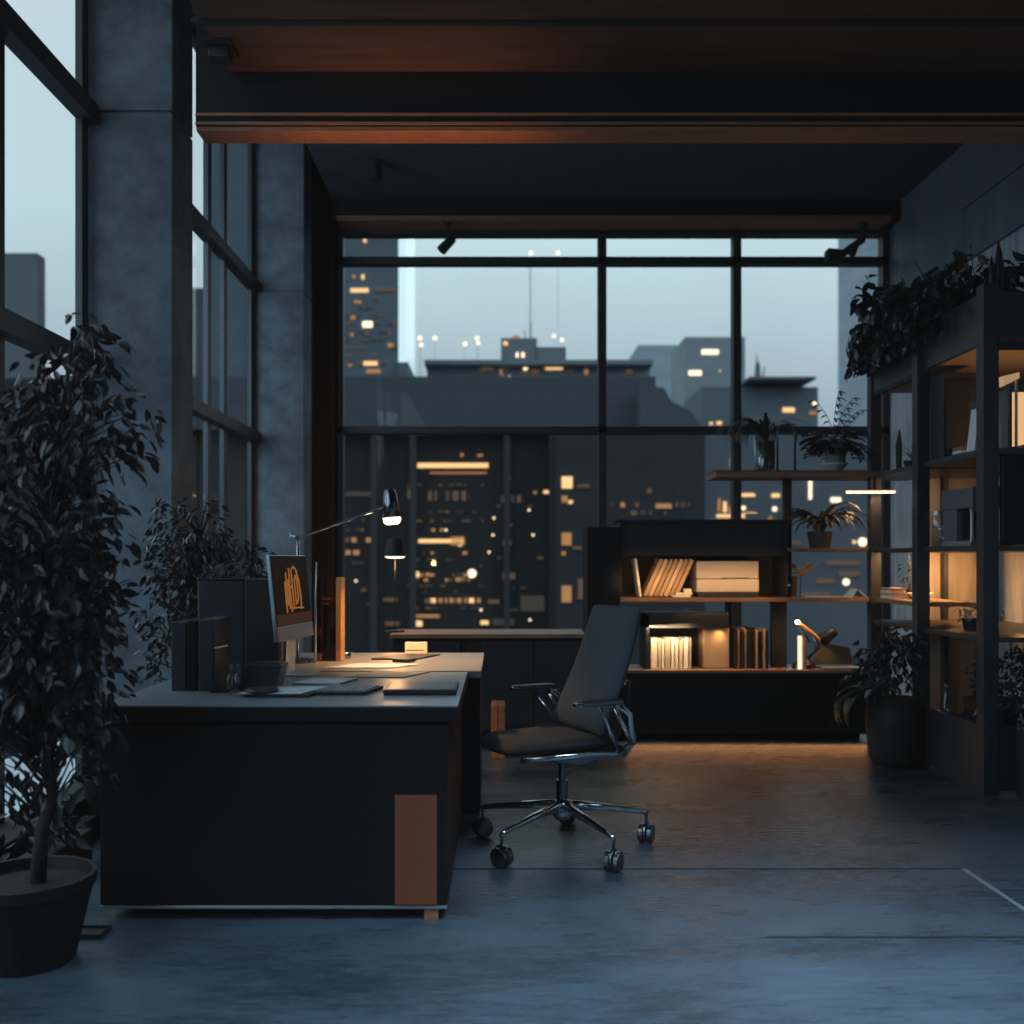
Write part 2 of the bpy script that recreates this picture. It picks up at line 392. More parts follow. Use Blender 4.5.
# tall tower at the left edge of the back window
tw = [(350, 369, 288, 293, W_hot), (374, 397, 288, 292, W_dim), (354, 362, 300, 304, W_mid), (362, 373, 321, 328, W_white), (350, 356, 315, 320, W_mid), (363, 378, 361, 366, W_hot),
      (366, 381, 369, 374, W_mid), (350, 354, 333, 337, W_mid), (387, 394, 343, 348, W_mid), (361, 365, 274, 280, W_hot), (352, 356, 275, 279, W_mid), (363, 367, 238, 243, W_hot), (364, 370, 331, 336, W_dim), (388, 392, 330, 336, W_dim), (348, 352, 364, 367, W_mid)]
tw += rows(346, 398, range(300, 372, 8), 2.2, .4, [W_faint, W_dim, W_faint], 4, 9, 3)
def tower_extra(t, m):
    p, q = at(398.5, 364, 90), at(405.5, -60, 90)
    MB().box(p.x, q.x, 90, 100, p.z, q.z).build('pale_side_face', mat('pale_facade_painted_glow', (.85, .9, .92, 1), .3, emit=lin(200, 232, 238), estr=.75), t)  # emission stands in for light on this pale face
    p, q = at(398, 600, 89), at(408, 362, 89)
    MB().box(p.x, q.x, 89, 100, p.z, q.z).build('podium', m, t)
building('tall slate tower with a pale side strip painted bright in the back window', 90, 205, 398.5, -60, 14, (.13, .175, .225), tw, extra=tower_extra)
# broad dark block with a plain parapet band
bw = [(417, 489, 462.5, 468.5, W_hot), (430, 487, 472, 474, W_mid), (460, 464, 453, 457, W_mid), (477, 483, 454, 457, W_mid)]
bw += rows(410, 470, [496], 11, .75, [W_dim, W_faint, W_dim], 4, 9, 11) + rows(500, 525, [499], 9, .7, [W_dim, W_faint], 4, 8, 12)
bw += rows(345, 372, [540, 552.5], 6, .8, [W_mid, W_dim], 5, 10, 4) + [(418, 465, 538.5, 543.5, W_hot), (450, 465, 536, 546, W_mid)]
bw += rows(346, 378, [520, 530, 563, 590, 604], 3.5, .35, [W_dim, W_faint, W_faint], 3, 8, 31) + rows(407, 485, [485, 512, 521, 560, 566, 586, 592, 608], 3, .35, [W_faint, W_dim, W_faint, W_faint], 3, 8, 32) + rows(490, 545, [506, 525, 550, 558, 588, 610], 3, .3, [W_faint, W_dim, W_faint], 3, 8, 33) + rows(410, 470, [530, 553, 575, 580], 4, .4, [W_mid, W_dim, W_faint], 3, 8, 21) + rows(430, 482, [600.5], 6, .95, [W_hot, W_mid, W_mid], 4, 8, 22)
bw += [(413, 420, 571, 578, W_hot), (425, 430, 572, 577, W_mid), (467, 477, 570, 577, W_white), (455, 465, 577, 582, W_mid), (416, 440, 614, 618, W_mid), (414, 423, 620, 627, W_hot), (480, 489, 620, 625, W_hot), (424, 434, 598, 604, W_dim),
       (383, 398, 597, 602, W_dim), (345, 372, 491, 497, W_faint), (385, 400, 621, 626, W_dim), (502, 516, 572, 580, W_dim), (502, 512, 540, 546, W_dim), (487, 500, 599, 604, W_dim), (492, 515, 618, 626, W_faint),
       (520, 545, 595, 612, W_faint), (407, 412, 488, 500, W_dim)]
bw += [(x - 1.5, x + 1.5, y - 1.5, y + 1.5, W_white) for x, y in ((412, 504), (412, 515), (509, 478), (494, 518), (446, 530), (493, 535), (529, 510), (533, 535), (489, 552), (481, 610), (356, 581), (365, 590), (530, 620))]
def block_extra(t, m):
    p, q = at(60, 430, 59.6), at(655, 377, 59.6)
    MB().box(p.x, q.x, 59.4, 60, p.z, q.z).build('parapet_band', mat('parapet_slate', (.065, .082, .11, 1), .7), t)
    for x in (371, 410, 504, 549):
        p, q = at(x, 660, 59.8), at(x + 6, 432, 59.8); MB().box(p.x, q.x, 59.7, 60, p.z, q.z).build('pilaster', mat('pilaster_grey', (.042, .048, .056, 1), .7), t)
building('broad dark office block with glowing rows of windows below a plain parapet', 60.5, -90, 655, 378, 12, (.021, .023, .026), bw, extra=block_extra)
# slim block and infill to the right of it
sw = [(561, 573, 476, 489, W_hot), (561, 568, 495, 503, W_mid), (568, 573, 500, 504, W_hot), (561, 572, 532, 546, W_mid), (561, 572, 585, 603, W_mid), (577, 590, 484, 488, W_dim), (533, 537, 491, 494, W_mid), (543, 549, 490, 494, W_hot),
      (572, 582, 546, 550, W_dim), (561, 566, 551, 556, W_mid), (577, 585, 578, 600, W_dim)] + rows(600, 690, [505, 513], 6, .5, [W_dim, W_mid, W_faint], 4, 10, 8) + [(646, 652, 488, 494, W_dim), (655, 672, 503, 509, W_mid)]
def slope_extra(t, m):
    pts = [at(*p, 57) for p in ((640, 429), (640, 384), (664, 388), (672, 402), (690, 410), (700, 424), (702, 429))]
    MB().prism(pts, (0, 2, 0)).build('stepped_roof', mat('stepped_roof_slate', (.075, .095, .12, 1), .7), t)
building('dark narrow block with few lit rooms and a stepped roof', 57, 556, 705, 428, 2.2, (.028, .034, .045), sw, extra=slope_extra)
# long low building with lit strip
lw = rows(432, 645, [372], 6, .35, [W_dim, W_faint, W_mid], 4, 12, 5) + [(545, 563, 366, 370, W_hot), (500, 505, 376, 380, W_hot), (507, 512, 376, 380, W_white), (523, 528, 366, 371, W_white), (523, 540, 377, 380, W_mid), (480, 494, 366, 371, W_dim)]
def low_extra(t, m):
    p, q = at(425, 366, 109), at(652, 361.5, 109)
    MB().box(p.x, q.x, 108, 120, p.z, q.z).build('roof_slab', mat('roof_slab_grey', (.2, .24, .28, 1), .7), t)
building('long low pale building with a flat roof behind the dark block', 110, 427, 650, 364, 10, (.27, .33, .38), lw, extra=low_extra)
def pent_extra(t, m):
    p, q = at(536, 370, 124), at(566, 347, 124); MB().box(p.x, q.x, 124, 130, p.z, q.z).build('lower_wing', m, t)
    for x, y in ((525, 330), (531, 322), (530, 262)):
        MB().tube([at(x, 350, 126), at(x, y, 126)], .07 if y > 300 else .05, 6).build('antenna', mat('antenna_grey', (.35, .4, .45, 1), .6), t)
building('small rooftop block with thin antennas above the long pale building', 124, 501, 537, 338, 6, (.2, .245, .285), [(503, 508, 341, 346, W_hot), (515.5, 519, 352, 358, W_white), (521, 525, 352, 358, W_white), (512, 520, 335, 339, W_mid)], extra=pent_extra)
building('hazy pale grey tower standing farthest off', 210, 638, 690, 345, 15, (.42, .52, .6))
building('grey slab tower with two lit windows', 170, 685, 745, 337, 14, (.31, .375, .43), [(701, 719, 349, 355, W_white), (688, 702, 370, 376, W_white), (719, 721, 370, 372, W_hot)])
def right_extra(t, m):
    p, q = at(745, 382, 119), at(811, 379.5, 119); MB().box(p.x, q.x, 117, 124, p.z, q.z).build('roof_slab', m, t)
    for x, y, r in ((756, 354, .16), (763, 366, .1), (758, 362, .25)):
        MB().tube([at(x, 381, 121), at(x + 1, y, 121)], [r * 1.6, r * .3], 6).build('antenna', m, t)
building('slate block with a thin roof slab and a spire of antennas', 120, 702, 818, 387, 12, (.15, .19, .23), [(782, 795, 407, 413, W_hot), (812, 817, 401, 406, W_white), (809, 817, 411, 415, W_mid), (709, 713, 422, 425, W_hot), (716, 722, 421, 425, W_hot)], extra=right_extra)
rw = [(717, 721, 498, 512, W_mid), (722.5, 727, 501, 513, W_hot), (728, 732, 506, 514, W_mid), (716, 745, 514, 518, W_hot), (741, 755, 493, 497, W_hot), (771, 780, 493, 498, W_hot), (772, 777, 506, 512, W_white), (741, 746, 506, 510, W_white), (768, 772, 516, 520, W_mid), (808, 812, 478, 500, W_white), (830, 841, 497, 503, W_white), (846, 853, 512, 520, W_hot),
      (730, 734, 458, 469, W_hot), (858, 867, 537, 547, W_white), (852, 856, 540, 544, W_hot), (790, 802, 541, 545, W_dim), (825, 860, 560, 566, W_dim), (838, 860, 571, 577, W_dim), (842, 850, 578, 586, W_white), (815, 835, 578, 584, W_dim), (800, 830, 592, 597, W_dim), (880, 886, 515, 525, W_mid), (745, 780, 549, 553, W_dim)]
building('grey blue block with scattered lamps seen through the open shelves', 75, 705, 905, 432, 10, (.12, .15, .185), rw)
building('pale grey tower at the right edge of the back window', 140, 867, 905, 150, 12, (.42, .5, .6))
building('grey tower outside the near left window', 82, -60, 37, 253, 1.5, (.17, .2, .235))
building('slate block outside the left window between the columns', 96, 100, 222, 288, 2, (.14, .17, .205), [(232, 238, 467, 472, W_hot), (216, 219, 470, 475, W_mid)])
GLASS_DOTS = [(420, 338), (435, 338), (421, 345), (465, 344), (477, 338), (478, 343), (531, 253), (558, 253), (554, 336), (562, 340), (408, 345)]  # added masts carry the glass reflections as glowing dots
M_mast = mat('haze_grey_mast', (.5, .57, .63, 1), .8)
first = None
for i, (x, y) in enumerate(GLASS_DOTS):
    d = 135 + 3.5 * i
    p = at(x, y, d)
    t = thing('reflection_mast', '%s of the added thin masts carrying window reflection dots, counted from the left' % ORD[i], 'lamp mast', (p.x, d, -45), group='added reflection masts')
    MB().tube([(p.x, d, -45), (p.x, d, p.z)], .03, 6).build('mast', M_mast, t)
    MB().lathe([(0, -.3), (.22, -.2), (.3, 0), (.22, .2), (0, .3)], (p.x, d, p.z), 10).build('lamp', W_white, t)  # stands for a light mirrored in the window glass

# ------------------------------------------------------------------ front desk
DF, DB = 3.55, 4.6
DX0, DX1, DZ = ax(100, DF), ax(447, DF), .765
t = thing('office_desk', 'large black office desk with pale lit top and copper inset, nearest the camera', 'desk', ((DX0 + DX1) / 2, (DF + DB) / 2, 0))
MB().box(DX0 - .003, ax(458, DF), DF - .012, DB, DZ - .058, DZ - .006).build('desk_top_edge', M_black, t, .003)
MB().box(DX0 - .003, ax(458, DF), DF - .012, DB, DZ - .006, DZ).build('desk_top', M_top, t, .001)
MB().box(DX0 + .02, DX1 - .02, DF + .05, DB - .01, .03, DZ - .064).build('carcass', M_blackm, t)
MB().box(DX0, DX1, DF, DF + .045, .055, DZ - .072).build('front_panel', M_black, t, .003)
MB().box(DX1 - .04, DX1, DF + .05, DB, .035, DZ - .072).build('side_panel', M_black, t, .003)
MB().box(DX0, DX1, DF + .002, DF + .03, .04, .052).build('bottom_rail', M_silver, t, .002)
MB().box(ax(395, DF), ax(437, DF), DF - .004, DF + .01, .058, az(795, DF)).build('copper_inset', M_paintglow, t)['label'] = 'copper brown inset with painted glow'
for x, yy in ((ax(424, DF), (DF + .01, DB - .1)), (DX0 + .06, (DF + .12, DB - .1))):
    for y in yy: MB().box(x, x + .05, y, y + .05, 0, .04).build('foot', M_copper, t)
# rear desk
RX1 = ax(492, 5.5)
t = thing('office_desk', 'second office desk behind the near one, its top lit warm by the lamp', 'desk', (-.6, 5.05, 0))
MB().box(-1.18, -.085, DB + .006, 5.52, DZ - .03, DZ + .004).build('desk_top', mat('rear_desk_top', (.2, .19, .18, 1), .36), t, .004)
MB().box(-1.1, -.19, 4.62, 5.02, .02, DZ - .035).build('front_pedestal', M_black, t, .004)
MB().box(-1.1, -.1, 5.03, 5.5, .02, DZ - .035).build('rear_pedestal', M_blackm, t, .004)
for x in (-1.05, -.25):
    for y in (4.65, 5.4): MB().box(x, x + .05, y, y + .05, 0, .025).build('foot', M_blackm, t)
TZ = DZ + .001
RZ = DZ + .005
# ---- things on the desks
def panel_box(x, y, wd, dp, h, rz, label, m, g):
    o = MB().obox((0, 0, h / 2), (wd, dp, h)).build('binder', m, None, .004, local=True, loc=(x, y, TZ))
    o.rotation_euler.z = rz
    return tag(o, label, 'binder', g)
bd = 3.93
for i, (x0, x1, h, m, lb) in enumerate(((171, 186.2, .27, M_steel, 'outermost grey binder at the left of the black binder row'), (187, 197, .276, M_black, 'thin black binder between two grey ones on the desk'), (198, 214, .28, mat('binder_grey', (.025, .03, .036, 1), .5), 'tallest grey black binder, next to the small glass bottles'))):
    a, c = ax(x0, bd), ax(x1, bd)
    panel_box((a + c) / 2, bd + .13, c - a - .002, .26, h, 0, lb, m, 'upright binders on the desk')
t = thing('card_stand', 'thin black upright card stand with a pale top edge beside the binders', 'stand', (ax(220, 3.9), 3.9, TZ))
MB().obox((ax(220, 3.9), 3.9, TZ + .003), (.06, .06, .006)).build('base', M_rubber, t)
MB().box(ax(214.5, 3.9), ax(217, 3.9), 3.87, 3.93, TZ, TZ + .17).build('upright', M_rubber, t)
MB().tube([(ax(214, 3.9), 3.9, TZ + .168), (ax(228, 3.9), 3.9, TZ + .18)], .003, 6).build('top_arm', M_silver, t)
# computer tower / big dark screen panel
t = thing('computer_tower', 'wide black computer tower standing behind the binders', 'computer', (-1.15, 4.42, TZ), .12)
MB().box(-.18, .02, -.005, .21, .006, .425).build('case', M_steel, t, .006, local=True)
MB().box(.022, .165, -.02, .2, .006, .43).build('side_panel', M_blackm, t, .006, local=True)
MB().box(-.182, .03, -.01, .2, .426, .431).build('top_trim', M_darkchrome, t, .001, local=True)
for x in (-.15, .15):
    MB().box(x - .02, x + .02, .02, .18, 0, .007).build('foot', M_rubber, t, local=True)
# monitor facing right
p0, p1 = Vector((ax(278, 4.3), 4.3)), Vector((ax(313, 4.74), 4.74))
rz = math.atan2((p1 - p0).y, (p1 - p0).x)
mid = (p0 + p1) / 2
t = thing('computer_monitor', 'slim silver edged monitor turned sideways with an orange drawing on screen', 'monitor', (mid.x, mid.y, TZ), rz)
L = (p1 - p0).length
tilt = -.1
MU = .06
R = lambda y, z: (y * math.cos(tilt) - (z - .1) * math.sin(tilt), .1 + MU + y * math.sin(tilt) + (z - .1) * math.cos(tilt))
def mslab(x0, x1, y0, y1, z0, z1):
    return MB().prism([Vector((x0, *R(y0, z0))), Vector((x0, *R(y1, z0))), Vector((x0, *R(y1, z1))), Vector((x0, *R(y0, z1)))], (x1 - x0, 0, 0))
mslab(-L/2, L/2, 0, .018, .1, .478).build('screen_housing', M_silver, t, .003, local=True)
scr = mslab(-L/2 + .006, L/2 - .006, -.003, .001, .165, .474).build('screen', mat('dark_screen', (.004, .004, .004, 1), .6, spec=.15, emit=(.35, .1, .03, 1), estr=.006), t, local=True)
mslab(-L/2, L/2, -.004, .002, .098, .163).build('chin', M_silver, t, .002, local=True)
gm = emis('screen_orange', (1, .36, .08, 1), .26)
g = MB()
def gl(pts, r=.0035): g.tube([Vector((x, *R(-.004, z))) for x, z in pts], r, 5)
for k, (x, z0, z1) in enumerate(((-.09, .22, .36), (-.07, .25, .4), (-.05, .235, .37), (-.03, .22, .42), (-.085, .3, .31))): gl([(x, z0), (x, z1)], .005)
gl([(.0, .23), (.0, .41), (.03, .425), (.06, .41), (.085, .36), (.095, .29), (.09, .23)], .005)
gl([(.03, .25), (.03, .37), (.045, .385), (.06, .36), (.062, .28), (.045, .26), (.03, .27)], .005)
gl([(-.03, .24), (.12, .235)], .004); gl([(-.1, .27), (-.06, .27)], .004); gl([(-.02, .33), (.0, .34)], .004); gl([(-.09, .335), (-.05, .345)], .004)
g.build('screen_drawing', gm, scr, local=True)
g = mslab(-L/2 + .006, L/2 - .006, -.0042, -.003, .168, .215).build('screen_lower_band', mat('screen_band', (.02, .01, .005, 1), .4, emit=(.8, .22, .05, 1), estr=.03), scr, local=True)
MB().box(-.09, .09, -.09, .045, 0, .008).build('foot', M_silver, t, .002, local=True)
MB().prism([(-.06, .03, .008), (-.06, .045, .008), (-.06, .03, .26), (-.06, .018, .26)], (.12, 0, 0)).build('stand', M_silver, t, local=True)
# lamp with long arm
lx, ly = -1.02, 5.0
J = Vector((ax(298, 5.0), 5.0, az(538, 5.0))); H = Vector((ax(386, 5.0), 5.0, az(507, 5.0)))
t = thing('desk_lamp', 'silver arm desk lamp with dark cone head glowing warm', 'lamp', (J.x, 5.0, RZ))
MB().lathe([(0, 0), (.085, 0), (.085, .012), (.02, .022), (0, .022)], (J.x, 5.0, RZ)).build('base', M_darkchrome, t, smooth=False)
MB().tube([(J.x, 5.0, RZ + .02), J], .009, 10).build('upright', M_chrome, t, smooth=True)
MB().tube([J + Vector((-.035, 0, .012)), J, H], [.006, .007, .006], 8).build('arm', M_chrome, t, smooth=True)
MB().tube([J + Vector((0, -.018, 0)), J + Vector((0, .018, 0))], .013, 10).build('joint', M_chrome, t)
MB().tube([J + Vector((-.036, 0, .03)), J + Vector((-.036, 0, .0))], .006, 8).build('counterweight', M_chrome, t)
hc = at(391, 507, 5.0)
MB().lathe([(.0, .09), (.022, .088), (.032, .07), (.038, .02), (.05, -.055), (.046, -.055), (.034, .02), (.0, .06)], hc, 24, rot=(0, -.08, 0)).build('lamp_head', M_darkchrome, t, smooth=True)
MB().lathe([(0, -.088), (.03, -.086), (.042, -.074), (.044, -.05), (0, -.045)], hc, 20, rot=(0, -.08, 0)).build('bulb', M_lampglow, t, smooth=True)
light('desk_lamp_light', 'SPOT', (hc.x + .02, 5.02, hc.z - .1), 60, (1, .58, .27), .04, aim=(hc.x + .14, 5.1, .7), angle=2.0, blend=.8)
# added lamp object standing in for the desk lamp's window reflection
CT = az(634, 7.0)
sc_ = at(395, 551, 7.2)
t = thing('reflection_lamp', 'added small black lamp copying a window reflection on the low cabinet', 'lamp', (sc_.x, 7.2, CT))
MB().lathe([(0, 0), (.07, 0), (.07, .012), (0, .014)], (sc_.x, 7.2, CT)).build('base', M_blackm, t)
MB().tube([(sc_.x, 7.2, CT + .01), (sc_.x, 7.2, sc_.z + .02)], .004, 8).build('stem', M_blackm, t)
MB().lathe([(0, .09), (.055, .088), (.075, -.04), (.07, -.04), (.05, .07), (0, .075)], sc_, 24).build('lamp_shade', M_blackm, t, smooth=False)
MB().lathe([(0, -.052), (.05, -.052), (.074, -.042), (.06, -.03), (0, -.03)], sc_, 24).build('bulb', emis('reflection_glow', (1, .8, .55, 1), 3), t)
light('reflection_lamp_fill', 'POINT', (sc_.x, 7.2, sc_.z - .1), 7, (1, .5, .2), .03)  # added point light that warms the wall stub and cabinet top
# amber acrylic holder and pen
ad = 5.1
t = thing('acrylic_holder', 'tall amber acrylic box behind the monitor catching the lamp light', 'holder', (ax(331, ad), ad, RZ))
x0, x1, z1 = ax(320, ad), ax(343, ad), az(578, ad)
MB().box(x0, x1, ad - .06, ad - .056, RZ, z1).build('front_sheet', M_amber, t)
MB().box(x0, x1, ad + .056, ad + .06, RZ, z1).build('rear_sheet', M_amber, t)
M_brass = mat('amber_edge', (.75, .36, .13, 1), .35, .3)
for x in (x0, x1 - .02): MB().box(x - .006, x + .02, ad - .066, ad + .066, RZ, z1 + .004).build('side_sheet', M_amber if x == x0 else M_brass, t, .002)
MB().box(x0 + .02, x1 - .03, ad - .02, ad, RZ, z1 - .12).build('insert_card', M_blackm, t)
MB().box(x0 + .022, x0 + .06, ad - .024, ad - .02, z1 - .11, z1 - .1).box(x0 + .022, x0 + .05, ad - .024, ad - .02, z1 - .135, z1 - .125).build('pale_tab', M_cream, t)
pd = 4.95
o = MB().tube([(ax(315.5, pd), pd, RZ), (ax(315.5, pd), pd, az(603, pd)), (ax(316.5, pd), pd, az(562, pd))], [.006, .006, .003], 8).build('measuring_rod', M_silver, smooth=True)
tag(o, 'thin pale metal rod standing upright beside the amber box', 'rod')
M_bottle = glass_mat('bottle_glass', (.85, .92, .96, 1), .34, .22)
# bottles
def bottle(px, label):
    c = Vector((ax(px, 3.98), 3.98, TZ))
    o = thing('glass_bottle', label, 'bottle', c, group='small glass bottles on the desk')
    MB().lathe([(0, 0), (.017, 0), (.018, .006), (.018, .05), (.008, .068), (.008, .085), (.01, .088)], c, 20).build('body', M_bottle, o, smooth=True)
    MB().lathe([(0, .084), (.0095, .084), (.0095, .1), (0, .101)], c, 16).build('stopper', M_silver, o)
bottle(230.5, 'left one of the two tiny clear glass bottles'); bottle(238.5, 'right one of the two tiny clear glass bottles')
# wedge stand, lid, papers, keyboard, tablet
wd_ = 4.0
t = thing('desk_phone', 'dark wedge shaped desk phone behind the papers', 'phone', (ax(262, wd_), wd_, TZ))
MB().prism([(ax(240, wd_), wd_ - .05, TZ), (ax(250, wd_), wd_ - .05, az(663, wd_)), (ax(284, wd_), wd_ - .05, az(664, wd_)), (ax(278, wd_), wd_ - .05, TZ)], (0, .14, 0)).build('body', M_steel, t, .004)
MB().box(ax(252, wd_), ax(281, wd_), wd_ - .03, wd_ + .06, az(664, wd_) - .002, az(663, wd_) + .003).build('top_plate', M_rubber, t, .002)
o = MB().lathe([(0, 0), (.06, 0), (.064, .006), (.06, .014), (0, .016)], (ax(262, 3.8), 3.8, TZ + .014), 32).build('round_tin', M_steel, smooth=False); tag(o, 'flat round grey tin lying on the papers', 'tin')
def sheet(name, x0, x1, y0, y1, z, h, m, label, cat, skew=0, grp=None, bev=.001):
    b = MB().prism([(x0, y0, z), (x1, y0, z), (x1 + skew, y1, z), (x0 + skew, y1, z)], (0, 0, h))
    o = b.build(name, m, None, bev); return tag(o, label, cat, grp)
sheet('notebook', -.96, -.72, 3.74, 3.98, TZ, .01, M_rubber, 'black notebook under the loose papers at the front', 'notebook', .06)
sheet('paper_sheet', -.99, -.75, 3.75, 3.97, TZ + .0105, .003, M_paper, 'pale paper lying on the black notebook beneath the round tin', 'paper', .07)
sheet('paper_sheet', -.86, -.66, 4.12, 4.3, TZ, .008, M_paper, 'stack of pale paper just below the monitor', 'paper', .05)
sheet('paper_sheet', -.68, -.42, 4.36, 4.58, TZ, .004, mat('grey_folder_paper', (.2, .21, .22, 1), .7), 'grey sheet at the back edge of the near desk', 'paper', .1)
t = thing('keyboard', 'small black keyboard with pale keys at the desk centre', 'keyboard', (ax(345, 3.9), 3.9, TZ), .0)
kx0, kx1 = ax(313, 3.85), ax(366, 3.85)
MB().prism([(kx0, 3.8, TZ), (kx1, 3.8, TZ), (kx1 + .05, 4.0, TZ), (kx0 + .05, 4.0, TZ)], (0, 0, .012)).build('body', M_rubber, t, .002)
kb = MB()
for r in range(5):
    for c in range(9):
        y = 3.815 + r * .036; x = kx0 + .012 + c * .0215 + r * .009
        kb.box(x, x + .017, y, y + .028, TZ + .012, TZ + .017)
kb.build('keys', mat('grey_keycap', (.22, .24, .26, 1), .45), t)
t = thing('graphics_tablet', 'flat black tablet with a raised rim at the right desk corner', 'tablet', (ax(425, 3.9), 3.9, TZ))
tx0, tx1 = ax(383, 3.8), ax(456, 3.8)
MB().box(tx0, tx1, 3.8, 4.06, TZ, TZ + .02).build('body', M_rubber, t, .004)
MB().box(tx0 + .012, tx1 - .012, 3.815, 4.045, TZ + .02, TZ + .0215).build('surface', mat('tablet_surface', (.05, .055, .06, 1), .3), t)
o = MB().prism([(ax(392, 5), 5.0, RZ), (ax(408, 5), 4.97, RZ), (ax(416, 5), 5.03, RZ), (ax(394, 5), 5.05, RZ)], (0, 0, .016)).build('computer_mouse', M_rubber, None, .005); tag(o, 'black mouse lying in the pool of warm lamp light', 'mouse')
sheet('paper_sheet', -.83, -.5, 4.72, 4.9, RZ, .003, M_paper, 'pale sheet under the lamp on the rear desk', 'paper', .12)
sheet('notebook', -.66, -.42, 5.12, 5.36, RZ, .006, M_rubber, 'thin black notebook at the far side of the lit desk', 'notebook', .1)
o = MB().lathe([(0, 0), (.03, 0), (.035, .03), (.03, .03), (.026, .004), (0, .004)], (ax(345, 5.2), 5.2, RZ), 24).build('small_dish', M_darkchrome, smooth=True); tag(o, 'small dark metal dish by the amber box', 'dish')
t = thing('desk_calendar', 'small cream card box with a dark text line at the far desk edge', 'card box', (ax(416, 5.48), 5.48, RZ))
x0, x1, z1 = ax(405, 5.45), ax(427, 5.45), az(642.5, 5.45)
MB().box(x0, x1, 5.45, 5.5, RZ, z1).build('box', mat('cream_card_painted_glow', (.75, .6, .42, 1), .7, emit=(1, .6, .3, 1), estr=.16), t, .002)  # weak emission paints warm light onto the card
b = MB(); r = random.Random(2); x = x0 + .008
while x < x1 - .014:
    q = r.uniform(.003, .009); b.box(x, x + q, 5.4485, 5.451, RZ + .014, RZ + .021); x += q + .002
b.build('print_line', M_blackm, t)
# ------------------------------------------------------------------ office chair
CY = 4.46
t = thing('office_chair', 'navy upholstered swivel chair with chrome arms and five castor base', 'chair', (ax(562, CY), CY, 0), math.radians(116))
def rounded_slab(fn, nu, nv, th):
    """closed slab: fn(u,v) -> (point, normal), u,v in -1..1, rounded rim"""
    b = MB(); bm = b.bm; F = []; Bk = []
    for i in range(nu + 1):
        rf, rb = [], []
        for j in range(nv + 1):
            u, v = -1 + 2 * i / nu, -1 + 2 * j / nv
            p, n = fn(u, v); e = max(abs(u), abs(v)); k = th * (1 - .75 * max(0, (e - .8) / .2) ** 2) / 2
            rf.append(bm.verts.new(p + n * k)); rb.append(bm.verts.new(p - n * k))
        F.append(rf); Bk.append(rb)
    for i in range(nu):
        for j in range(nv):
            bm.faces.new([F[i][j], F[i+1][j], F[i+1][j+1], F[i][j+1]]); bm.faces.new([Bk[i][j], Bk[i][j+1], Bk[i+1][j+1], Bk[i+1][j]])
    for i in range(nu):
        bm.faces.new([F[i][0], Bk[i][0], Bk[i+1][0], F[i+1][0]]); bm.faces.new([F[i][nv], F[i+1][nv], Bk[i+1][nv], Bk[i][nv]])
    for j in range(nv):
        bm.faces.new([F[0][j], F[0][j+1], Bk[0][j+1], Bk[0][j]]); bm.faces.new([F[nu][j], Bk[nu][j], Bk[nu][j+1], F[nu][j+1]])
    return b
def seat_fn(u, v):
    w = .228 * (1 - .05 * max(0, v)) * (1 - .22 * abs(v) ** 7); y = .095 + v * .255 * (1 - .1 * abs(u) ** 6)
    z = .478 + .012 * u * u - (.018 * max(0, (v - .55) / .45) ** 2) + .012 * max(0, -v)
    return Vector((u * w, y, z)), Vector((0, 0, 1))
rounded_slab(seat_fn, 12, 12, .05).build('seat', M_fabricd, t, smooth=True, local=True, sub=1)
def back_fn(u, v):
    s = (v + 1) / 2; w = .235 - .035 * s
    y = -.085 - .225 * s - .02 * math.sin(PI * s) + .022 * u * u; z = .52 + .55 * s
    return Vector((u * w, y, z)), Vector((0, .92, .36))
rounded_slab(back_fn, 12, 14, .06).build('backrest', M_fabric, t, smooth=True, local=True, sub=1)
def shell_fn(u, v):
    s = (v + 1) / 2
    y = -.145 - .09 * s - .03 * math.sin(PI * s) + .05 * u * u; z = .41 + .34 * s
    return Vector((u * (.16 + .055 * s), y - .035, z)), Vector((0, 1, .2))
rounded_slab(shell_fn, 10, 10, .02).build('back_shell', M_rubber, t, smooth=True, local=True)
MB().tube([(-.19, .3, .445), (-.22, .0, .452), (-.225, -.14, .44), (-.2, -.2, .445)], .014, 8).tube([(.19, .3, .445), (.22, .0, .452), (.225, -.14, .44), (.2, -.2, .445)], .014, 8).tube([(-.2, -.2, .445), (0, -.235, .43), (.2, -.2, .445)], .02, 8).build('seat_frame', M_chrome, t, smooth=True, local=True)
MB().prism([(-.1, -.15, .44), (-.1, .16, .44), (-.1, .12, .405), (-.1, -.04, .37), (-.1, -.12, .385)], (.2, 0, 0)).build('tilt_mechanism', M_darkchrome, t, .01, local=True)
MB().tube([(.1, .09, .41), (.24, .12, .385)], .007, 8).tube([(.21, .115, .39), (.27, .125, .38)], .011, 8).build('tilt_lever', M_chrome, t, smooth=True, local=True)
for s in (-1, 1):
    a = MB().tube([(s*.235, -.17, .445), (s*.28, -.19, .5), (s*.292, -.165, .62), (s*.292, -.1, .672)], [.02, .016, .014, .016], 8)
    a.tube([(s*.285, -.185, .49), (s*.292, -.085, .66)], [.012, .009], 8).tube([(s*.235, -.15, .45), (s*.29, -.02, .655)], [.01, .007], 8)
    o = a.build('arm', M_chrome, t, smooth=True, local=True)
    p = MB().prism([(s*.292 - .032, -.12, .668), (s*.292 + .032, -.12, .668), (s*.292 + .036, -.05, .668), (s*.292 + .028, .09, .668), (s*.292 + .01, .11, .668), (s*.292 - .012, .11, .668), (s*.292 - .028, .08, .668), (s*.292 - .036, -.05, .668)], (0, 0, .024))
    p.build('arm_pad', M_darkchrome, o, .009, local=True)
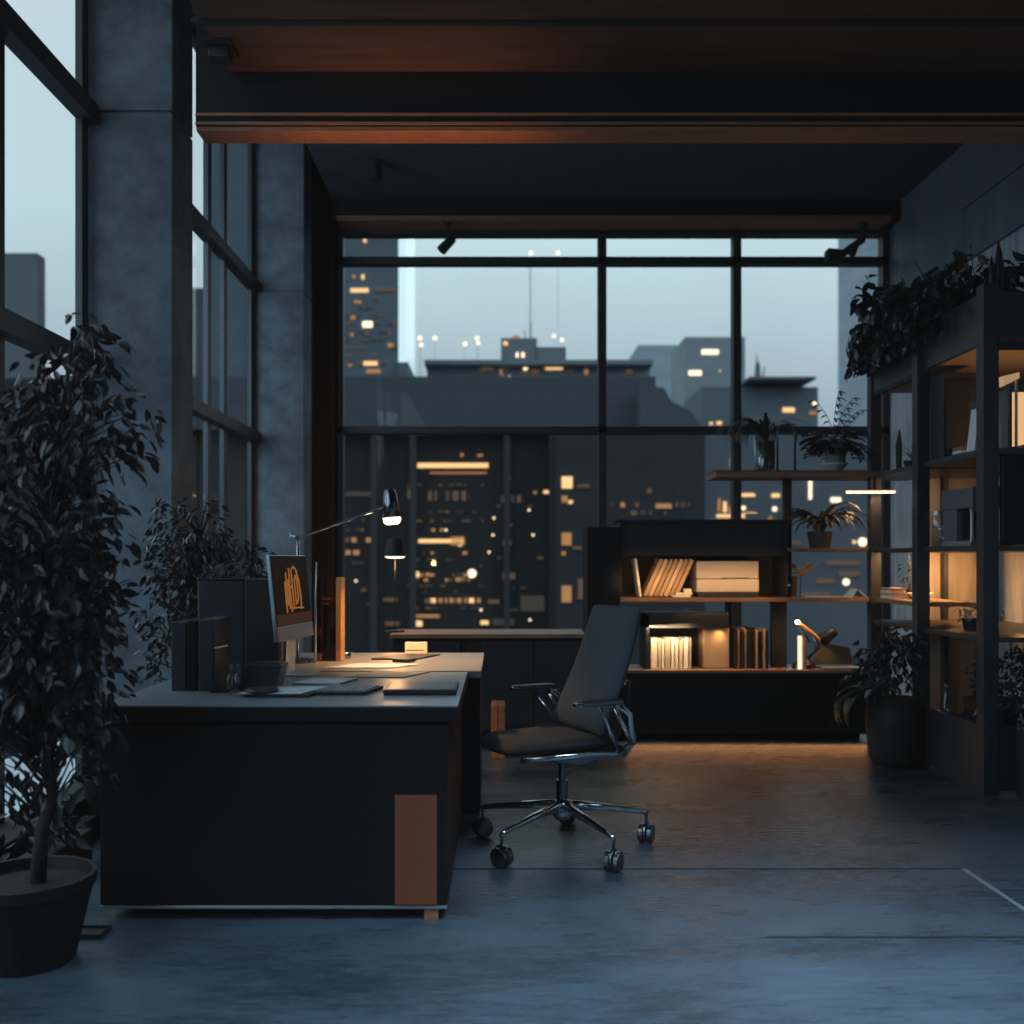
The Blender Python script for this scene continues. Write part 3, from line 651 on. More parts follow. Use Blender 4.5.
MB().lathe([(0, .14), (.03, .14), (.034, .2), (.026, .22), (.026, .3), (.017, .3), (.017, .39), (0, .39)], seg=20).build('gas_lift', M_darkchrome, t, smooth=False, local=True)
MB().lathe([(0, .12), (.03, .125), (.052, .16), (.05, .2), (.034, .215), (0, .217)], seg=20).build('base_hub', M_chrome, t, smooth=True, local=True)
for k in range(5):
    a = math.radians(155 + 72 * k - 116); d = Vector((math.cos(a), math.sin(a), 0)); sd = Vector((-d.y, d.x, 0))
    o = MB().tube([d * .03 + Vector((0, 0, .188)), d * .2 + Vector((0, 0, .168)), d * .375 + Vector((0, 0, .142)), d * .4 + Vector((0, 0, .132))], [.024, .017, .012, .01], 8).build('base_leg', M_chrome, t, smooth=True, local=True)
    b = MB()
    b.tube([d * .394 + Vector((0, 0, .14)), d * .394 + Vector((0, 0, .06))], .007, 8)
    ca = a + .6 * (k % 3 - 1); e = Vector((math.cos(ca), math.sin(ca), 0))
    for q in (-1, 1):
        c = d * .394 + e * (q * .02) + Vector((0, 0, .042))
        b.tube([c - e * .014, c - e * .01, c + e * .01, c + e * .014], [.034, .0415, .0415, .034], 20)
    c = d * .394 + Vector((0, 0, .05)); b.tube([c - e * .006, c + e * .006], .044, 16)
    b.build('caster', M_darkchrome, o, .002, local=True)

# ------------------------------------------------------------------ low cabinet
t = thing('low_cabinet', 'long low black cabinet with warm lit top beneath the city window', 'cabinet', (.0, 7.25, 0))
MB().box(-.77, .605, 6.98, 7.5, CT - .03, CT).build('cabinet_top', M_wood, t, .003)
MB().box(-.75, -.13, 7.02, 7.48, .5, CT - .03).box(-.75, .6, 7.1, 7.48, .06, .5).box(-.13, .6, 7.1, 7.48, .5, CT - .03).build('carcass', M_blackm, t)
for a, b in ((-.13, .235), (.24, .6)): MB().box(a, b, 7.0, 7.1, .1, CT - .045).build('door', M_steel, t, .003)
MB().box(-.7, .58, 7.14, 7.45, 0, .06).build('plinth', M_blackm, t)
o = MB().box(ax(429, 7), ax(460, 7), 6.995, 7.02, .62, .71).build('drawer_front', M_steel, t, .002)
t = thing('file_box', 'upright brown file box on the floor behind the chair seat', 'file box', (ax(496, 6.5), 6.5, 0))
MB().box(ax(491, 6.45), ax(497.5, 6.45), 6.45, 6.7, 0, .34).build('left_board', M_copper, t, .003)
MB().box(ax(498, 6.45), ax(505, 6.45), 6.45, 6.7, 0, .34).build('right_board', M_wood, t, .003)

# ------------------------------------------------------------------ shelving unit along the back
D = 7.07; Y0, Y1 = 7.05, 7.42
def zz(py): return az(py, D)
def xx(px): return ax(px, D)
CZ = .505                                            # counter height
t = thing('shelving_unit', 'wide black shelving unit with warm lit shelves and closed base at the back', 'shelving', (1.6, 7.2, 0))
MB().box(xx(620), 2.6, Y0 + .01, Y1, .05, CZ - .022).build('base_cabinet', M_blackm, t)
for a, b in ((620, 692), (692.7, 787), (787.7, 868)): MB().box(xx(a), xx(b), Y0 - .008, Y0 + .01, .055, CZ - .024).build('door', M_black, t, .002)
MB().box(xx(622), 2.58, Y0 + .12, Y1 - .02, 0, .05).build('plinth', M_blackm, t)
MB().box(xx(620), 2.6, Y0 - .012, Y1, CZ - .022, CZ).build('counter', M_wood, t, .002)
MB().box(xx(587), xx(619.5), Y0, Y1, 0, zz(527)).build('side_tower', M_black, t, .003)
MB().box(xx(603), xx(620) - .002, Y0 - .006, Y0, .06, zz(690)).build('tower_panel', M_copper, t)['label'] = 'brown lower panel'
S1 = zz(597.5)                                       # main lit shelf
MB().box(xx(620), 2.6, Y0 - .01, Y1, S1 - .03, S1).build('shelf_board', M_wood, t, .002)
b = MB().box(xx(620), xx(788), Y0 + .02, Y1, zz(522), zz(519.5)).box(xx(620), xx(788), Y1 - .015, Y1, S1, zz(520)).box(xx(620), xx(622), Y0 + .02, Y1, S1, zz(520)).box(xx(785.5), xx(788), Y0 + .02, Y1, S1, zz(520)).box(xx(622), xx(785), Y0 + .03, Y0 + .045, zz(556), zz(521))
b.build('upper_box', M_blackm, t)
MB().box(xx(788), xx(795), Y0 + .1, Y0 + .16, S1, zz(470)).build('upright', M_blackm, t)
MB().box(xx(779), xx(794), Y0 + .2, Y0 + .26, CZ, S1 - .03).build('rear_upright', M_blackm, t)
MB().box(xx(735), xx(741), Y0 + .3, Y0 + .34, CZ, S1 - .03).build('rear_upright', M_blackm, t)
S3, S2 = zz(548), zz(470.5)
MB().box(xx(788), 2.6, Y0, Y1, S3 - .025, S3).build('shelf_board', M_wood, t, .002)
MB().box(xx(715), 3.0, Y0, Y1 - .05, S2 - .05, S2 - .008).build('shelf_board', M_wood, t, .002)
MB().box(xx(714.5), 3.0, Y0 - .002, Y1 - .05, S2 - .008, S2).build('shelf_board', M_shelf, t)['label'] = 'black top skin of the upper shelf'
# lit cubby standing on the counter
t = thing('cubby_box', 'open black cubby with lit books on the counter', 'cubby', (xx(690), 7.2, CZ))
MB().box(xx(646), xx(649.5), Y0 + .03, Y1, CZ, zz(615)).build('side_board', M_blackm, t)
MB().box(xx(646), xx(729), Y0 + .03, Y1, zz(628), zz(613.5)).build('top_box', M_blackm, t)
MB().box(xx(649), xx(732), Y1 - .02, Y1, CZ, zz(628)).build('back_board', mat('cubby_back', (.05, .05, .055, 1), .6), t)
o = MB().box(xx(706), xx(732), Y0 + .1, Y1 - .03, CZ + .001, zz(628.5)).build('storage_block', mat('sand_block', (.5, .34, .2, 1), .6), None, .004)
tag(o, 'plain sand coloured block lit from above in the cubby', 'block')
def book(name, x0, x1, y, z0, h, dp, m, label, grp, lean=0, pages=True):
    """upright book: cover with a page block part, spine to the viewer; lean in radians"""
    o = thing(name, label, 'book', ((x0 + x1) / 2, y, z0), 0, grp); o.rotation_euler = (0, lean, 0)
    hw = (x1 - x0) / 2
    MB().box(-hw, hw, 0, .004, 0, h).box(-hw, -hw + .002, 0, dp, 0, h).box(hw - .002, hw, 0, dp, 0, h).build('cover', m, o, local=True)
    MB().box(-hw + .002, hw - .002, .004, dp - .004, .003, h - .004).build('pages', M_paper, o, local=True)
    return o
creams = [mat('book_cream_%d' % i, c, .6) for i, c in enumerate(((.85, .74, .55, 1), (.7, .55, .36, 1), (.9, .82, .66, 1), (.55, .42, .28, 1), (.88, .78, .6, 1)))]
xs = [651.5, 659, 662.5, 665.8, 672, 676, 680, 684.5, 690, 693.2]; hs = [31, 30.5, 29, 31, 31, 31, 29, 31, 31, 30]
for i, (a, b) in enumerate(zip(xs, xs[1:])):
    book('cream_book', xx(a), xx(b - .5), Y0 + .06, CZ + .001, hs[i] / 141.4, .2, creams[i % 5], '%s book from the left in the bright row inside the cubby' % ORD[i], 'bright books in the cubby')
# dark sleeves right of the cubby
xs = [736, 739.5, 743, 746.5, 750, 754, 757.5, 761, 765, 768.5, 772]
br = [mat('sleeve_%d' % i, c, .5) for i, c in enumerate(((.03, .022, .018, 1), (.5, .3, .16, 1), (.02, .017, .016, 1)))]
for i, (a, b) in enumerate(zip(xs, xs[1:])):
    book('record_sleeve', xx(a), xx(b - .6), Y0 + .08 + .01 * (i % 2), CZ + .001, (41 - (i * 7 % 5)) / 141.4, .24, br[1 if i in (1, 3, 6, 8) else (0, 2)[i % 2]], '%s dark thin spine from the left, right of the cubby' % ORD[i], 'dark thin spines right of the cubby')
# leaning books on the lit shelf
tan_ = [mat('tan_cover_%d' % i, c, .55) for i, c in enumerate(((.42, .26, .14, 1), (.6, .4, .22, 1), (.36, .22, .12, 1)))]
for i in range(7):
    a = xx(643.5 + i * 5.1)
    book('tan_book', a, a + .031, Y0 + .05, S1 + .009, .285, .2, tan_[i % 3], '%s slanting tan book from the left on the warm shelf' % ORD[i], 'slanting tan books', .43)
book('cream_book', xx(640), xx(642.5), Y0 + .05, S1 + .002, .275, .18, creams[2], 'single pale book leaning left beside the slanting tan books', None, -.13)
for i, (x0, x1, h) in enumerate(((673, 690, .016), (676, 692, .015), (684.5, 691, .026))):
    z = S1 + .002 + (0, .0175, .034)[i]
    MB_ = MB().box(xx(x0), xx(x1), Y0 + .0, Y0 + .07, z, z + h).build('white_booklet', M_cream, None, .001)
    tag(MB_, ('bottom', 'middle', 'top')[i] + ' white booklet of the little stack before the slanting books', 'booklet', 'white booklet stack')
# printer
t = thing('printer', 'low beige printer with a dark slot on a black tray', 'printer', (xx(729), 7.2, S1))
px0, px1 = xx(697.5), xx(760)
M_pr = mat('printer_beige', (.42, .36, .3, 1), .5)
MB().box(px0 + .005, px1 - .005, Y0 + .04, Y1 - .03, S1, S1 + .035).build('base_tray', M_rubber, t, .003)
MB().box(px0, px1, Y0 + .045, Y1 - .04, S1 + .037, zz(579)).build('lower_body', M_pr, t, .006)
MB().box(px0, px1, Y0 + .055, Y1 - .04, zz(578.6), zz(561)).build('upper_body', M_pr, t, .006)
MB().box(xx(722), xx(749), Y0 + .05, Y0 + .06, zz(579.6), zz(577.6)).build('paper_slot', M_rubber, t)
# drink glass, bird, tent card
def cup(x, y, z, r, h, label, m=M_jar, name='drinking_glass', cat='glass', grp=None):
    o = MB().lathe([(0, 0), (r * .85, 0), (r, h), (r * .93, h), (r * .8, .008), (0, .008)], (x, y, z), 24).build(name, m, smooth=True)
    return tag(o, label, cat, grp)
cup(xx(792), Y0 + .06, S1, .05, .15, 'amber drinking glass by the right side of the black shelf box', M_amber)
t = thing('bird_figurine', 'small bronze bird figure with raised wings on the warm shelf', 'figurine', (xx(808), Y0 + .15, S1))
c = Vector((xx(806), Y0 + .15, zz(571)))
MB().tube([(c.x, c.y, S1 + .01), (c.x + .005, c.y, c.z - .02)], .003, 6).build('stem', M_darkchrome, t)
MB().lathe([(0, 0), (.035, 0), (.035, .01), (0, .012)], (c.x, c.y, S1), 20).build('base', M_darkchrome, t)
MB().tube([c + Vector((-.06, 0, -.01)), c + Vector((-.03, 0, -.02)), c + Vector((.02, 0, -.015)), c + Vector((.07, 0, .03)), c + Vector((.13, 0, .055))], [.003, .012, .017, .008, .003], 8).build('body', M_brass, t, smooth=True)
MB().leaf(c + Vector((-.01, 0, 0)), Vector((-.5, .2, .5)), Vector((0, -1, .3)), .09, .04).leaf(c + Vector((.0, -.01, 0)), Vector((.7, -.2, .6)), Vector((0, -1, .3)), .1, .035).build('wing', M_brass, t)
t = thing('open_booklet', 'pale open booklet spread on the right end of the warm shelf', 'booklet', (xx(862), Y0 + .08, S1))
MB().prism([(xx(852), Y0 + .02, S1), (xx(861), Y0 + .1, S1 + .055), (xx(861), Y0 + .25, S1 + .055), (xx(852), Y0 + .2, S1)], (.004, 0, .003)).build('left_leaf', M_cream, t)
MB().prism([(xx(861), Y0 + .1, S1 + .055), (xx(867), Y0 + .02, S1), (xx(867), Y0 + .2, S1), (xx(861), Y0 + .25, S1 + .055)], (.003, 0, .003)).build('right_leaf', M_cream, t)
# task lamp on the counter
t = thing('clamp_lamp', 'black jointed lamp with copper glints on the counter', 'lamp', (xx(808), Y0 + .12, CZ))
b0 = Vector((xx(809), Y0 + .14, CZ))
MB().lathe([(0, 0), (.085, 0), (.08, .03), (.045, .065), (0, .075)], b0, 24).build('base', M_rubber, t, smooth=False)
e1 = at(801, 623, 7.15); e2 = at(822, 640, 7.15)
MB().tube([b0 + Vector((.02, 0, .06)), at(819, 648, 7.17), at(812, 634, 7.16)], .012, 8).build('lower_arm', M_darkchrome, t, smooth=True)
MB().tube([at(798, 622, 7.13), at(808, 630, 7.14), at(820, 640, 7.15), at(830, 642, 7.15)], [.012, .015, .015, .01], 8).build('upper_arm', M_brass, t, smooth=True)
MB().tube([at(799, 628, 7.16), at(810, 642, 7.17)], .009, 8).build('spring', M_darkchrome, t)
MB().lathe([(0, .06), (.03, .055), (.055, -.06), (.048, -.06), (0, .03)], at(829, 635, 7.15), 20, rot=(.6, .9, 0)).build('lamp_head', M_rubber, t, smooth=True)
MB().lathe([(0, .016), (.012, .01), (.016, 0), (.012, -.01), (0, -.016)], at(797.5, 622, 7.11), 14).build('bulb', M_lampglow, t, smooth=True)
o = MB().box(xx(799), xx(802.5), Y0 + .03, Y0 + .055, CZ + .001, zz(636)).build('light_tube', emis('tube_glow', (1, .85, .62, 1), 1.1, True)); tag(o, 'short upright glowing tube beside the jointed lamp', 'light')
book('black_book', xx(804), xx(807), Y0 + .03, CZ + .001, .22, .16, br[1], 'brown book right behind the glowing tube', None)
t = thing('laptop', 'open dark laptop seen from behind at the right end of the counter', 'laptop', (xx(845), Y0 + .15, CZ))
MB().box(xx(822), xx(866), Y0 + .0, Y0 + .24, CZ + .002, CZ + .016).build('base', M_silver, t, .003)
MB().prism([(xx(824), Y0 + .23, CZ + .016), (xx(864), Y0 + .23, CZ + .016), (xx(864), Y0 + .32, zz(651)), (xx(828), Y0 + .32, zz(645))], (0, .008, 0)).build('lid', M_steel, t)
# bar lamp under the upper shelf
t = thing('bar_lamp', 'slim glowing bar lamp hanging under the upper shelf by the post', 'lamp', (xx(870), Y0 + .1, zz(491)))
q0, q1 = at(846, 492, 6.98), at(895, 492, 6.98)
MB().box(q0.x, q1.x, 6.965, 6.995, q0.z + .006, q0.z + .014).build('housing', M_brass, t)
MB().box(q0.x + .004, q1.x - .004, 6.963, 6.997, q0.z - .008, q0.z + .006).build('light_tube', emis('bar_glow', (1, .72, .4, 1), 3.5, True), t, .004)
MB().box(xx(869), xx(871), 6.97, 6.99, q0.z + .014, S2 - .05).box(xx(869), xx(871), 6.97, 7.08, S2 - .056, S2 - .05).build('bracket', M_blackm, t)
light('bar_lamp_light', 'AREA', ((q0.x + q1.x) / 2, 6.98, q0.z - .02), 1.2, (1, .6, .28), .33, .03, aim=((q0.x + q1.x) / 2, 7.0, 0))

# ------------------------------------------------------------------ bookcase on the right
BX = 2.635
t = thing('bookcase', 'tall open dark steel bookcase with planter trough along the right wall', 'bookcase', (3.1, 6.2, 0))
XB = 3.5
def post(x, y, zt, w=.085, nm='post'): MB().box(x, x + w, y, y + w, 0, zt).build(nm, M_steel, t, .003)
post(BX, 5.45, 2.79); post(BX - .04, 6.22, 2.74, .08); post(BX - .015, 7.065, 2.72, .075)
post(XB - .085, 5.45, 2.7); post(XB - .085, 7.07, 2.7)
MB().box(3.1, 3.13, 6.98, 7.04, 0, 2.45).build('thin_post', M_blackm, t)
# planter trough (fascia)
MB().box(BX, BX + .02, 5.535, 7.065, 2.46, 2.745).build('trough_front', M_steel, t, .003)
MB().box(BX + .02, XB - .085, 5.5, 7.07, 2.46, 2.475).build('trough_floor', mat('trough_soffit', (.3, .2, .13, 1), .6), t)
MB().box(BX + .075, XB, 5.455, 5.48, 2.462, 2.745).build('trough_end', M_steel, t)
MB().box(XB - .02, XB, 5.535, 7.07, 2.46, 2.72).build('trough_rear', M_steel, t)
MB().box(BX + .075, XB - .085, 5.45, 5.48, 2.43, 2.458).build('trough_rail', M_blackm, t)
MB().box(BX, BX + .03, 6.3, 7.06, 2.435, 2.459).build('trough_rail', M_blackm, t)
SH1, SH2, SH3 = 1.89, 1.36, .86
MB().box(BX, XB - .02, 5.54, 6.21, SH1 - .035, SH1).build('shelf_board', M_steel, t, .003)
MB().box(BX, XB - .02, 6.3, 7.04, SH1 - .035, SH1 - .001).build('shelf_board', M_shelf, t, .003)
MB().box(BX, XB - .02, 5.54, 7.05, SH2 - .03, SH2).build('shelf_board', M_steel, t, .003)
MB().box(BX, 3.0, 6.3, 7.04, S1 - .03, S1).build('shelf_board', M_wood, t, .003)
MB().box(BX, XB - .02, 5.54, 7.05, SH3 - .03, SH3).build('shelf_board', M_shelf, t, .003)
MB().box(BX, BX + .02, 5.535, 6.22, .02, .37).build('base_panel', M_steel, t, .003)
MB().box(BX + .02, XB - .02, 5.54, 6.2, .3, .33).build('base_shelf', M_blackm, t)
MB().box(BX + .075, XB - .085, 5.455, 5.475, .02, .37).build('base_end_panel', M_blackm, t)
MB().box(BX + .02, BX + .035, 6.3, 7.06, .02, .3).build('base_panel', M_blackm, t)
# front end cells facing the viewer
MB().box(BX + .075, XB - .085, 5.45, 5.54, SH1 - .03, SH1).box(BX + .075, XB - .085, 5.45, 5.54, SH2 - .03, SH2).box(BX + .075, XB - .085, 5.45, 5.54, SH3 - .03, SH3 - .002).build('end_rail', M_shelf, t)
MB().box(BX + .1, XB - .09, 5.46, 5.475, SH2 + .002, SH1 - .032).build('drawer_front', M_black, t, .003)
MB().box(BX + .105, BX + .112, 5.452, 5.46, SH2 + .04, SH1 - .06).build('drawer_pull', M_steel, t)
M_backw = mat('warm_back_board', (.25, .21, .18, 1), .7, var=.25, vscale=5, stretch=(3, 3, .4))
MB().box(2.97, XB, 7.05, 7.07, 0, 2.455).build('end_board', M_backw, t)
# things in the bookcase
t = thing('file_case', 'tall black case standing on the upper bookcase shelf', 'case', (3.05, 6.12, SH1))
MB().box(ax(943.5, 6.02), ax(975.5, 6.02), 6.02, 6.2, SH1 + .001, az(372.5, 6.02)).build('body', M_blackm, t, .004)
MB().box(ax(946, 6.02), ax(972, 6.02), 6.014, 6.02, SH1 + .03, az(380, 6.02)).build('front_panel', M_rubber, t)
bw_ = mat('white_spine', (.62, .66, .69, 1), .5); bk_ = mat('black_spine', (.03, .03, .033, 1), .5)
book('magazine', 2.685, 2.7, 5.66, SH1 + .004, .25, .1, bw_, 'slim pale magazine leaning against the upright ones', None, .12)
book('magazine', 2.725, 2.74, 5.62, SH1 + .002, .3, .18, bk_, 'black spotted magazine between two pale ones in the bookcase', 'upright magazines')
book('magazine', 2.742, 2.768, 5.62, SH1 + .002, .28, .18, bw_, 'thick pale magazine nearest the front post of the bookcase', 'upright magazines')
for i, (w_, m, lb) in enumerate(((.2, M_paper, 'bottom pale book of the flat stack in the bookcase'), (.18, bw_, 'middle white book of the flat stack in the bookcase'), (.16, M_copper, 'top orange lit book of the flat stack in the bookcase'))):
    o = MB().box(2.72, 2.72 + w_, 5.9, 6.12, SH1 + .001 + i * .021, SH1 + .02 + i * .021).build('flat_book', m, None, .002); tag(o, lb, 'book', 'flat books')
# device with cases on the middle shelf
t = thing('espresso_machine', 'grey boxy machine with pale trims on the middle bookcase shelf', 'machine', (2.85, 5.9, SH2))
MB().box(2.69, 2.95, 5.72, 6.1, SH2 + .001, SH2 + .03).build('base', M_silver, t, .004)
MB().box(2.7, 2.94, 5.92, 6.09, SH2 + .03, SH2 + .33).build('body', mat('machine_grey', (.09, .105, .12, 1), .4), t, .006)
MB().box(2.69, 2.95, 5.7, 6.1, SH2 + .22, SH2 + .34).build('upper_body', MATS['machine_grey'], t, .008)
MB().box(2.73, 2.9, 5.9, 5.915, SH2 + .05, SH2 + .2).build('dark_recess', M_blackm, t)
MB().tube([(2.72, 5.76, SH2 + .03), (2.72, 5.76, SH2 + .22)], .011, 8).tube([(2.9, 5.76, SH2 + .03), (2.9, 5.76, SH2 + .22)], .011, 8).build('front_rod', M_silver, t)
MB().box(2.685, 2.955, 5.695, 5.72, SH2 + .2, SH2 + .215).build('trim_bar', M_silver, t)
for i, (x, y, h) in enumerate(((2.7, 6.17, .18), (2.69, 6.36, .14), (2.76, 6.3, .1))):
    o = thing('storage_jar', ('tall', 'middle sized', 'short')[i] + ' glass jar beside the grey machine in the bookcase', 'jar', (x, y, SH2), 0, 'glass jars')
    r = .034
    MB().lathe([(0, .001), (r, .001), (r, h), (r * .8, h + .012), (r * .8, h + .02)], (x, y, SH2), 20).build('body', M_jar, o, smooth=True)
    MB().lathe([(0, h + .018), (r * .95, h + .018), (r * .95, h + .04), (0, h + .042)], (x, y, SH2), 20).build('lid', M_silver, o)
# lit lamp in the end cell
t = thing('shelf_lamp', 'small lamp with a glowing panel and bracket at the frame edge', 'lamp', (2.86, 5.6, SH1))
lx0 = ax(1014, 5.6)
MB().box(ax(1005, 5.6), lx0 + .0, 5.55, 5.7, SH1 + .001, SH1 + .02).box(lx0 - .035, lx0 - .02, 5.58, 5.6, SH1 + .02, az(386, 5.6)).build('stand', M_steel, t, .002)
MB().box(lx0 - .005, lx0 + .17, 5.6, 5.64, SH1 + .02, az(392, 5.6)).build('glowing_panel', emis('panel_glow', (1, .56, .24, 1), .8, True), t, .004)
MB().prism([(ax(1000.5, 5.6), 5.57, az(377, 5.6)), (ax(1017, 5.6), 5.57, az(373, 5.6)), (ax(1017, 5.6), 5.57, az(379, 5.6)), (ax(1001, 5.6), 5.57, az(387, 5.6))], (0, .05, 0)).build('lamp_head', mat('lamp_cream', (.8, .6, .42, 1), .5, emit=(1, .55, .25, 1), estr=.35), t, .002)
MB().box(lx0 - .002, lx0 + .008, 5.575, 5.59, SH1 + .02, az(376, 5.6)).build('bracket', M_silver, t)
o = MB().box(2.9, 3.05, 5.5, 5.62, SH1 + .001, SH1 + .03).build('flat_book', M_steel, None, .003); tag(o, 'dark flat book in front of the glowing panel lamp', 'book')
# middle bay small things
for i, (w_, h) in enumerate(((.13, .018), (.12, .018), (.1, .016), (.11, .014))):
    o = MB().box(2.655, 2.655 + w_, 6.8, 6.98, S1 + .001 + i * .0195, S1 + .001 + i * .0195 + h).build('flat_book', (M_cream, tan_[1], M_cream, tan_[0])[i], None, .002)
    tag(o, ('bottom', 'second from bottom', 'third from bottom', 'top')[i] + ' book of the warm lit stack behind the post', 'book', 'warm lit stack')
o = MB().lathe([(0, 0), (.05, 0), (.085, .04), (.08, .04), (.045, .008), (0, .008)], (2.86, 6.8, S1 + .001), 24).build('shallow_bowl', M_cream, smooth=True); tag(o, 'pale shallow bowl beside the warm lit stack', 'bowl')
t = thing('decanter', 'small clear decanter on the low bookcase shelf', 'decanter', (2.72, 6.1, .331))
MB().lathe([(0, 0), (.035, 0), (.04, .05), (.015, .12), (.014, .17)], (2.72, 6.1, .331), 20).build('body', M_jar, t, smooth=True)
MB().lathe([(0, .165), (.012, .168), (.018, .19), (0, .205)], (2.72, 6.1, .331), 14).build('stopper', M_jar, t, smooth=True)
# ------------------------------------------------------------------ plants
def pot(t, c, rt, rb, h, m=M_pot, rim=.012, soil=True):
    MB().lathe([(0, .0), (rb, 0), (rt - .008, h - .035), (rt, h - .035), (rt, h), (rt - rim, h), (rt - rim - .01, h - .04), (0, h - .042)], c, 40).build('pot', m, t, smooth=False)
    if soil: MB().lathe([(0, .012), (rt * .5, .008), (rt - rim - .006, 0)], (c[0], c[1], c[2] + h - .036), 32).build('soil', M_soil, t)
def vec_rand(r): 
    while True:
        v = Vector((r.uniform(-1, 1), r.uniform(-1, 1), r.uniform(-1, 1)))
        if .05 < v.length < 1: return v
class Axis:
    """the line of a trunk: point at a height"""
    def __init__(s, pts): s.p = pts; s.lo = pts[0][2]
    def __call__(s, z):
        for a, b in zip(s.p, s.p[1:]):
            if z <= b[2]: return Vector(a).lerp(Vector(b), max(0, (z - a[2]) / (b[2] - a[2])))
        return Vector(s.p[-1])
def foliage(t, blobs, r, lo, hi, ok=lambda p: True, nm='foliage', m=M_leaf, hang=.55, aspect=.5, twig=None, axis=None):
    """blobs: (centre, radii, count); leaves scatter through each blob, thicker near its skin"""
    b = MB(); tw = twig
    for c, rad, n in blobs:
        c = Vector(c); k = 0; clump = None
        while k < n:
            if clump is None or k % 7 == 0:
                v = vec_rand(r); v = v.normalized() * (v.length ** .55)
                clump = c + Vector((v.x * rad[0], v.y * rad[1], v.z * rad[2])); out = Vector((v.x, v.y, v.z * .5)).normalized()
                if twig and ok(clump):
                    a = Vector(axis(max(axis.lo, clump.z - r.uniform(.1, .2))))
                    tw.tube([a, a.lerp(clump, .55) + Vector((0, 0, .03)), clump], [.004, .003, .0016], 4)
            p = clump + vec_rand(r) * hi * 1.1
            d = (out * .5 + vec_rand(r) * .8 + Vector((0, 0, -hang)))
            k += 1
            if not ok(p) or not ok(p + d.normalized() * hi): continue
            L = r.uniform(lo, hi)
            b.leaf(p, d, vec_rand(r) + Vector((0, 0, .6)), L, L * r.uniform(aspect * .8, aspect * 1.15), droop=r.uniform(0, .3))
    return b.build(nm, m, t)
r = random.Random(12)
# near ficus, left edge
FX, FY = -1.51, 3.2
t = thing('potted_ficus', 'tall bushy ficus tree in a charcoal pot at the left edge', 'potted tree', (FX, FY, 0))
pot(t, (FX, FY, 0), .205, .142, .275)
trunk = [(FX + .03, FY, .23), (FX + .045, FY, .42), (FX + .085, FY - .01, .52), (FX + .06, FY, .66), (FX + .03, FY + .01, .8), (FX + .06, FY, 1.1), (FX + .08, FY, 1.5), (FX + .14, FY, 2.0)]
tw = MB().tube(trunk, [.026, .022, .02, .019, .017, .013, .009, .004], 10).tube([trunk[3], (FX - .1, FY + .05, 1.0), (FX - .2, FY, 1.4)], [.012, .009, .004], 8).tube([trunk[4], (FX + .15, FY - .05, 1.1), (FX + .2, FY, 1.45)], [.01, .008, .003], 8)
okf = lambda p: p.x > -2.02
foliage(t, [((FX + .14, FY, 1.93), (.13, .12, .15), 130), ((FX + .15, FY, 1.7), (.22, .2, .16), 260), ((FX + .31, FY, 1.74), (.12, .1, .06), 50), ((FX - .12, FY, 1.62), (.2, .2, .16), 140), ((FX + .02, FY, 1.4), (.26, .24, .24), 560), ((FX + .03, FY, 1.12), (.27, .26, .24), 800), ((FX - .13, FY, 1.1), (.3, .26, .3), 420),
             ((FX + .0, FY, .88), (.29, .26, .2), 620), ((FX + .18, FY, .95), (.13, .14, .28), 230), ((FX - .12, FY, .7), (.2, .2, .17), 170), ((FX + .16, FY, .66), (.12, .12, .12), 60), ((FX - .02, FY, .5), (.11, .1, .06), 16), ((FX + .12, FY - .03, .47), (.05, .05, .06), 8)], r, .04, .066, okf, m=M_leaf, twig=tw, axis=Axis(trunk))
tw.build('trunk', M_bark, t, smooth=True)
# second ficus behind the desk
GX, GY = -1.47, 4.86
t = thing('potted_ficus', 'shorter ficus between the near column and the computer tower', 'potted tree', (GX, GY, 0))
pot(t, (GX, GY, 0), .17, .12, .32)
trunk = [(GX, GY, .28), (GX + .02, GY, .7), (GX - .02, GY, 1.1), (GX + .02, GY, 1.45)]
tw = MB().tube(trunk, [.016, .013, .009, .004], 8)
okg = lambda p: p.y < 5.08 or (p.x > -1.64 and p.y < 5.45)
foliage(t, [((GX - .02, GY, 1.42), (.2, .18, .17), 300), ((GX + .06, GY, 1.23), (.3, .2, .17), 480), ((GX + .22, GY + .06, 1.2), (.12, .12, .13), 120), ((GX - .12, GY, 1.05), (.17, .17, .2), 300), ((GX + .08, GY, 1.0), (.24, .18, .16), 320), ((GX - .08, GY, .82), (.2, .17, .16), 200), ((GX + .02, GY, .62), (.12, .12, .1), 40)], r, .032, .055, okg, m=M_leaf2, twig=tw, axis=Axis(trunk))
tw.build('trunk', M_bark, t, smooth=True)
# feathery plant low by the window
hx, hy = -1.93, 4.72
t = thing('potted_palm', 'small feathery grey green palm low beside the near column', 'potted plant', (hx, hy, 0))
MB().lathe([(0, 0), (.07, 0), (.1, .26), (.085, .26), (.08, .22), (0, .22)], (hx + .06, hy, 0), 28).build('pot', M_pot, t)
b = MB()
for k in range(26):
    a = r.uniform(0, 2 * PI); q = Vector((hx + .06, hy, .23)); ang = r.uniform(.9, 1.45); d = Vector((math.cos(a), math.sin(a) * .5, 0)); prev = q.copy()
    L = r.uniform(.35, .62)
    for i in range(9):
        q = prev + (d * math.cos(ang) + Vector((0, 0, math.sin(ang)))) * L / 9
        if q.x < -1.97 or q.y > 5.05: break
        b.tube([prev, q], .002, 3, False)
        if i > 1:
            for s in (-1, 1):
                sd = Vector((-d.y, d.x, 0)) * s
                if (q + sd * .05).x > -1.98: b.leaf(q, d * .5 + sd + Vector((0, 0, .3)), Vector((0, 0, 1)), .065, .012)
        prev = q; ang -= .13
b.build('fronds', M_leaf2, t)
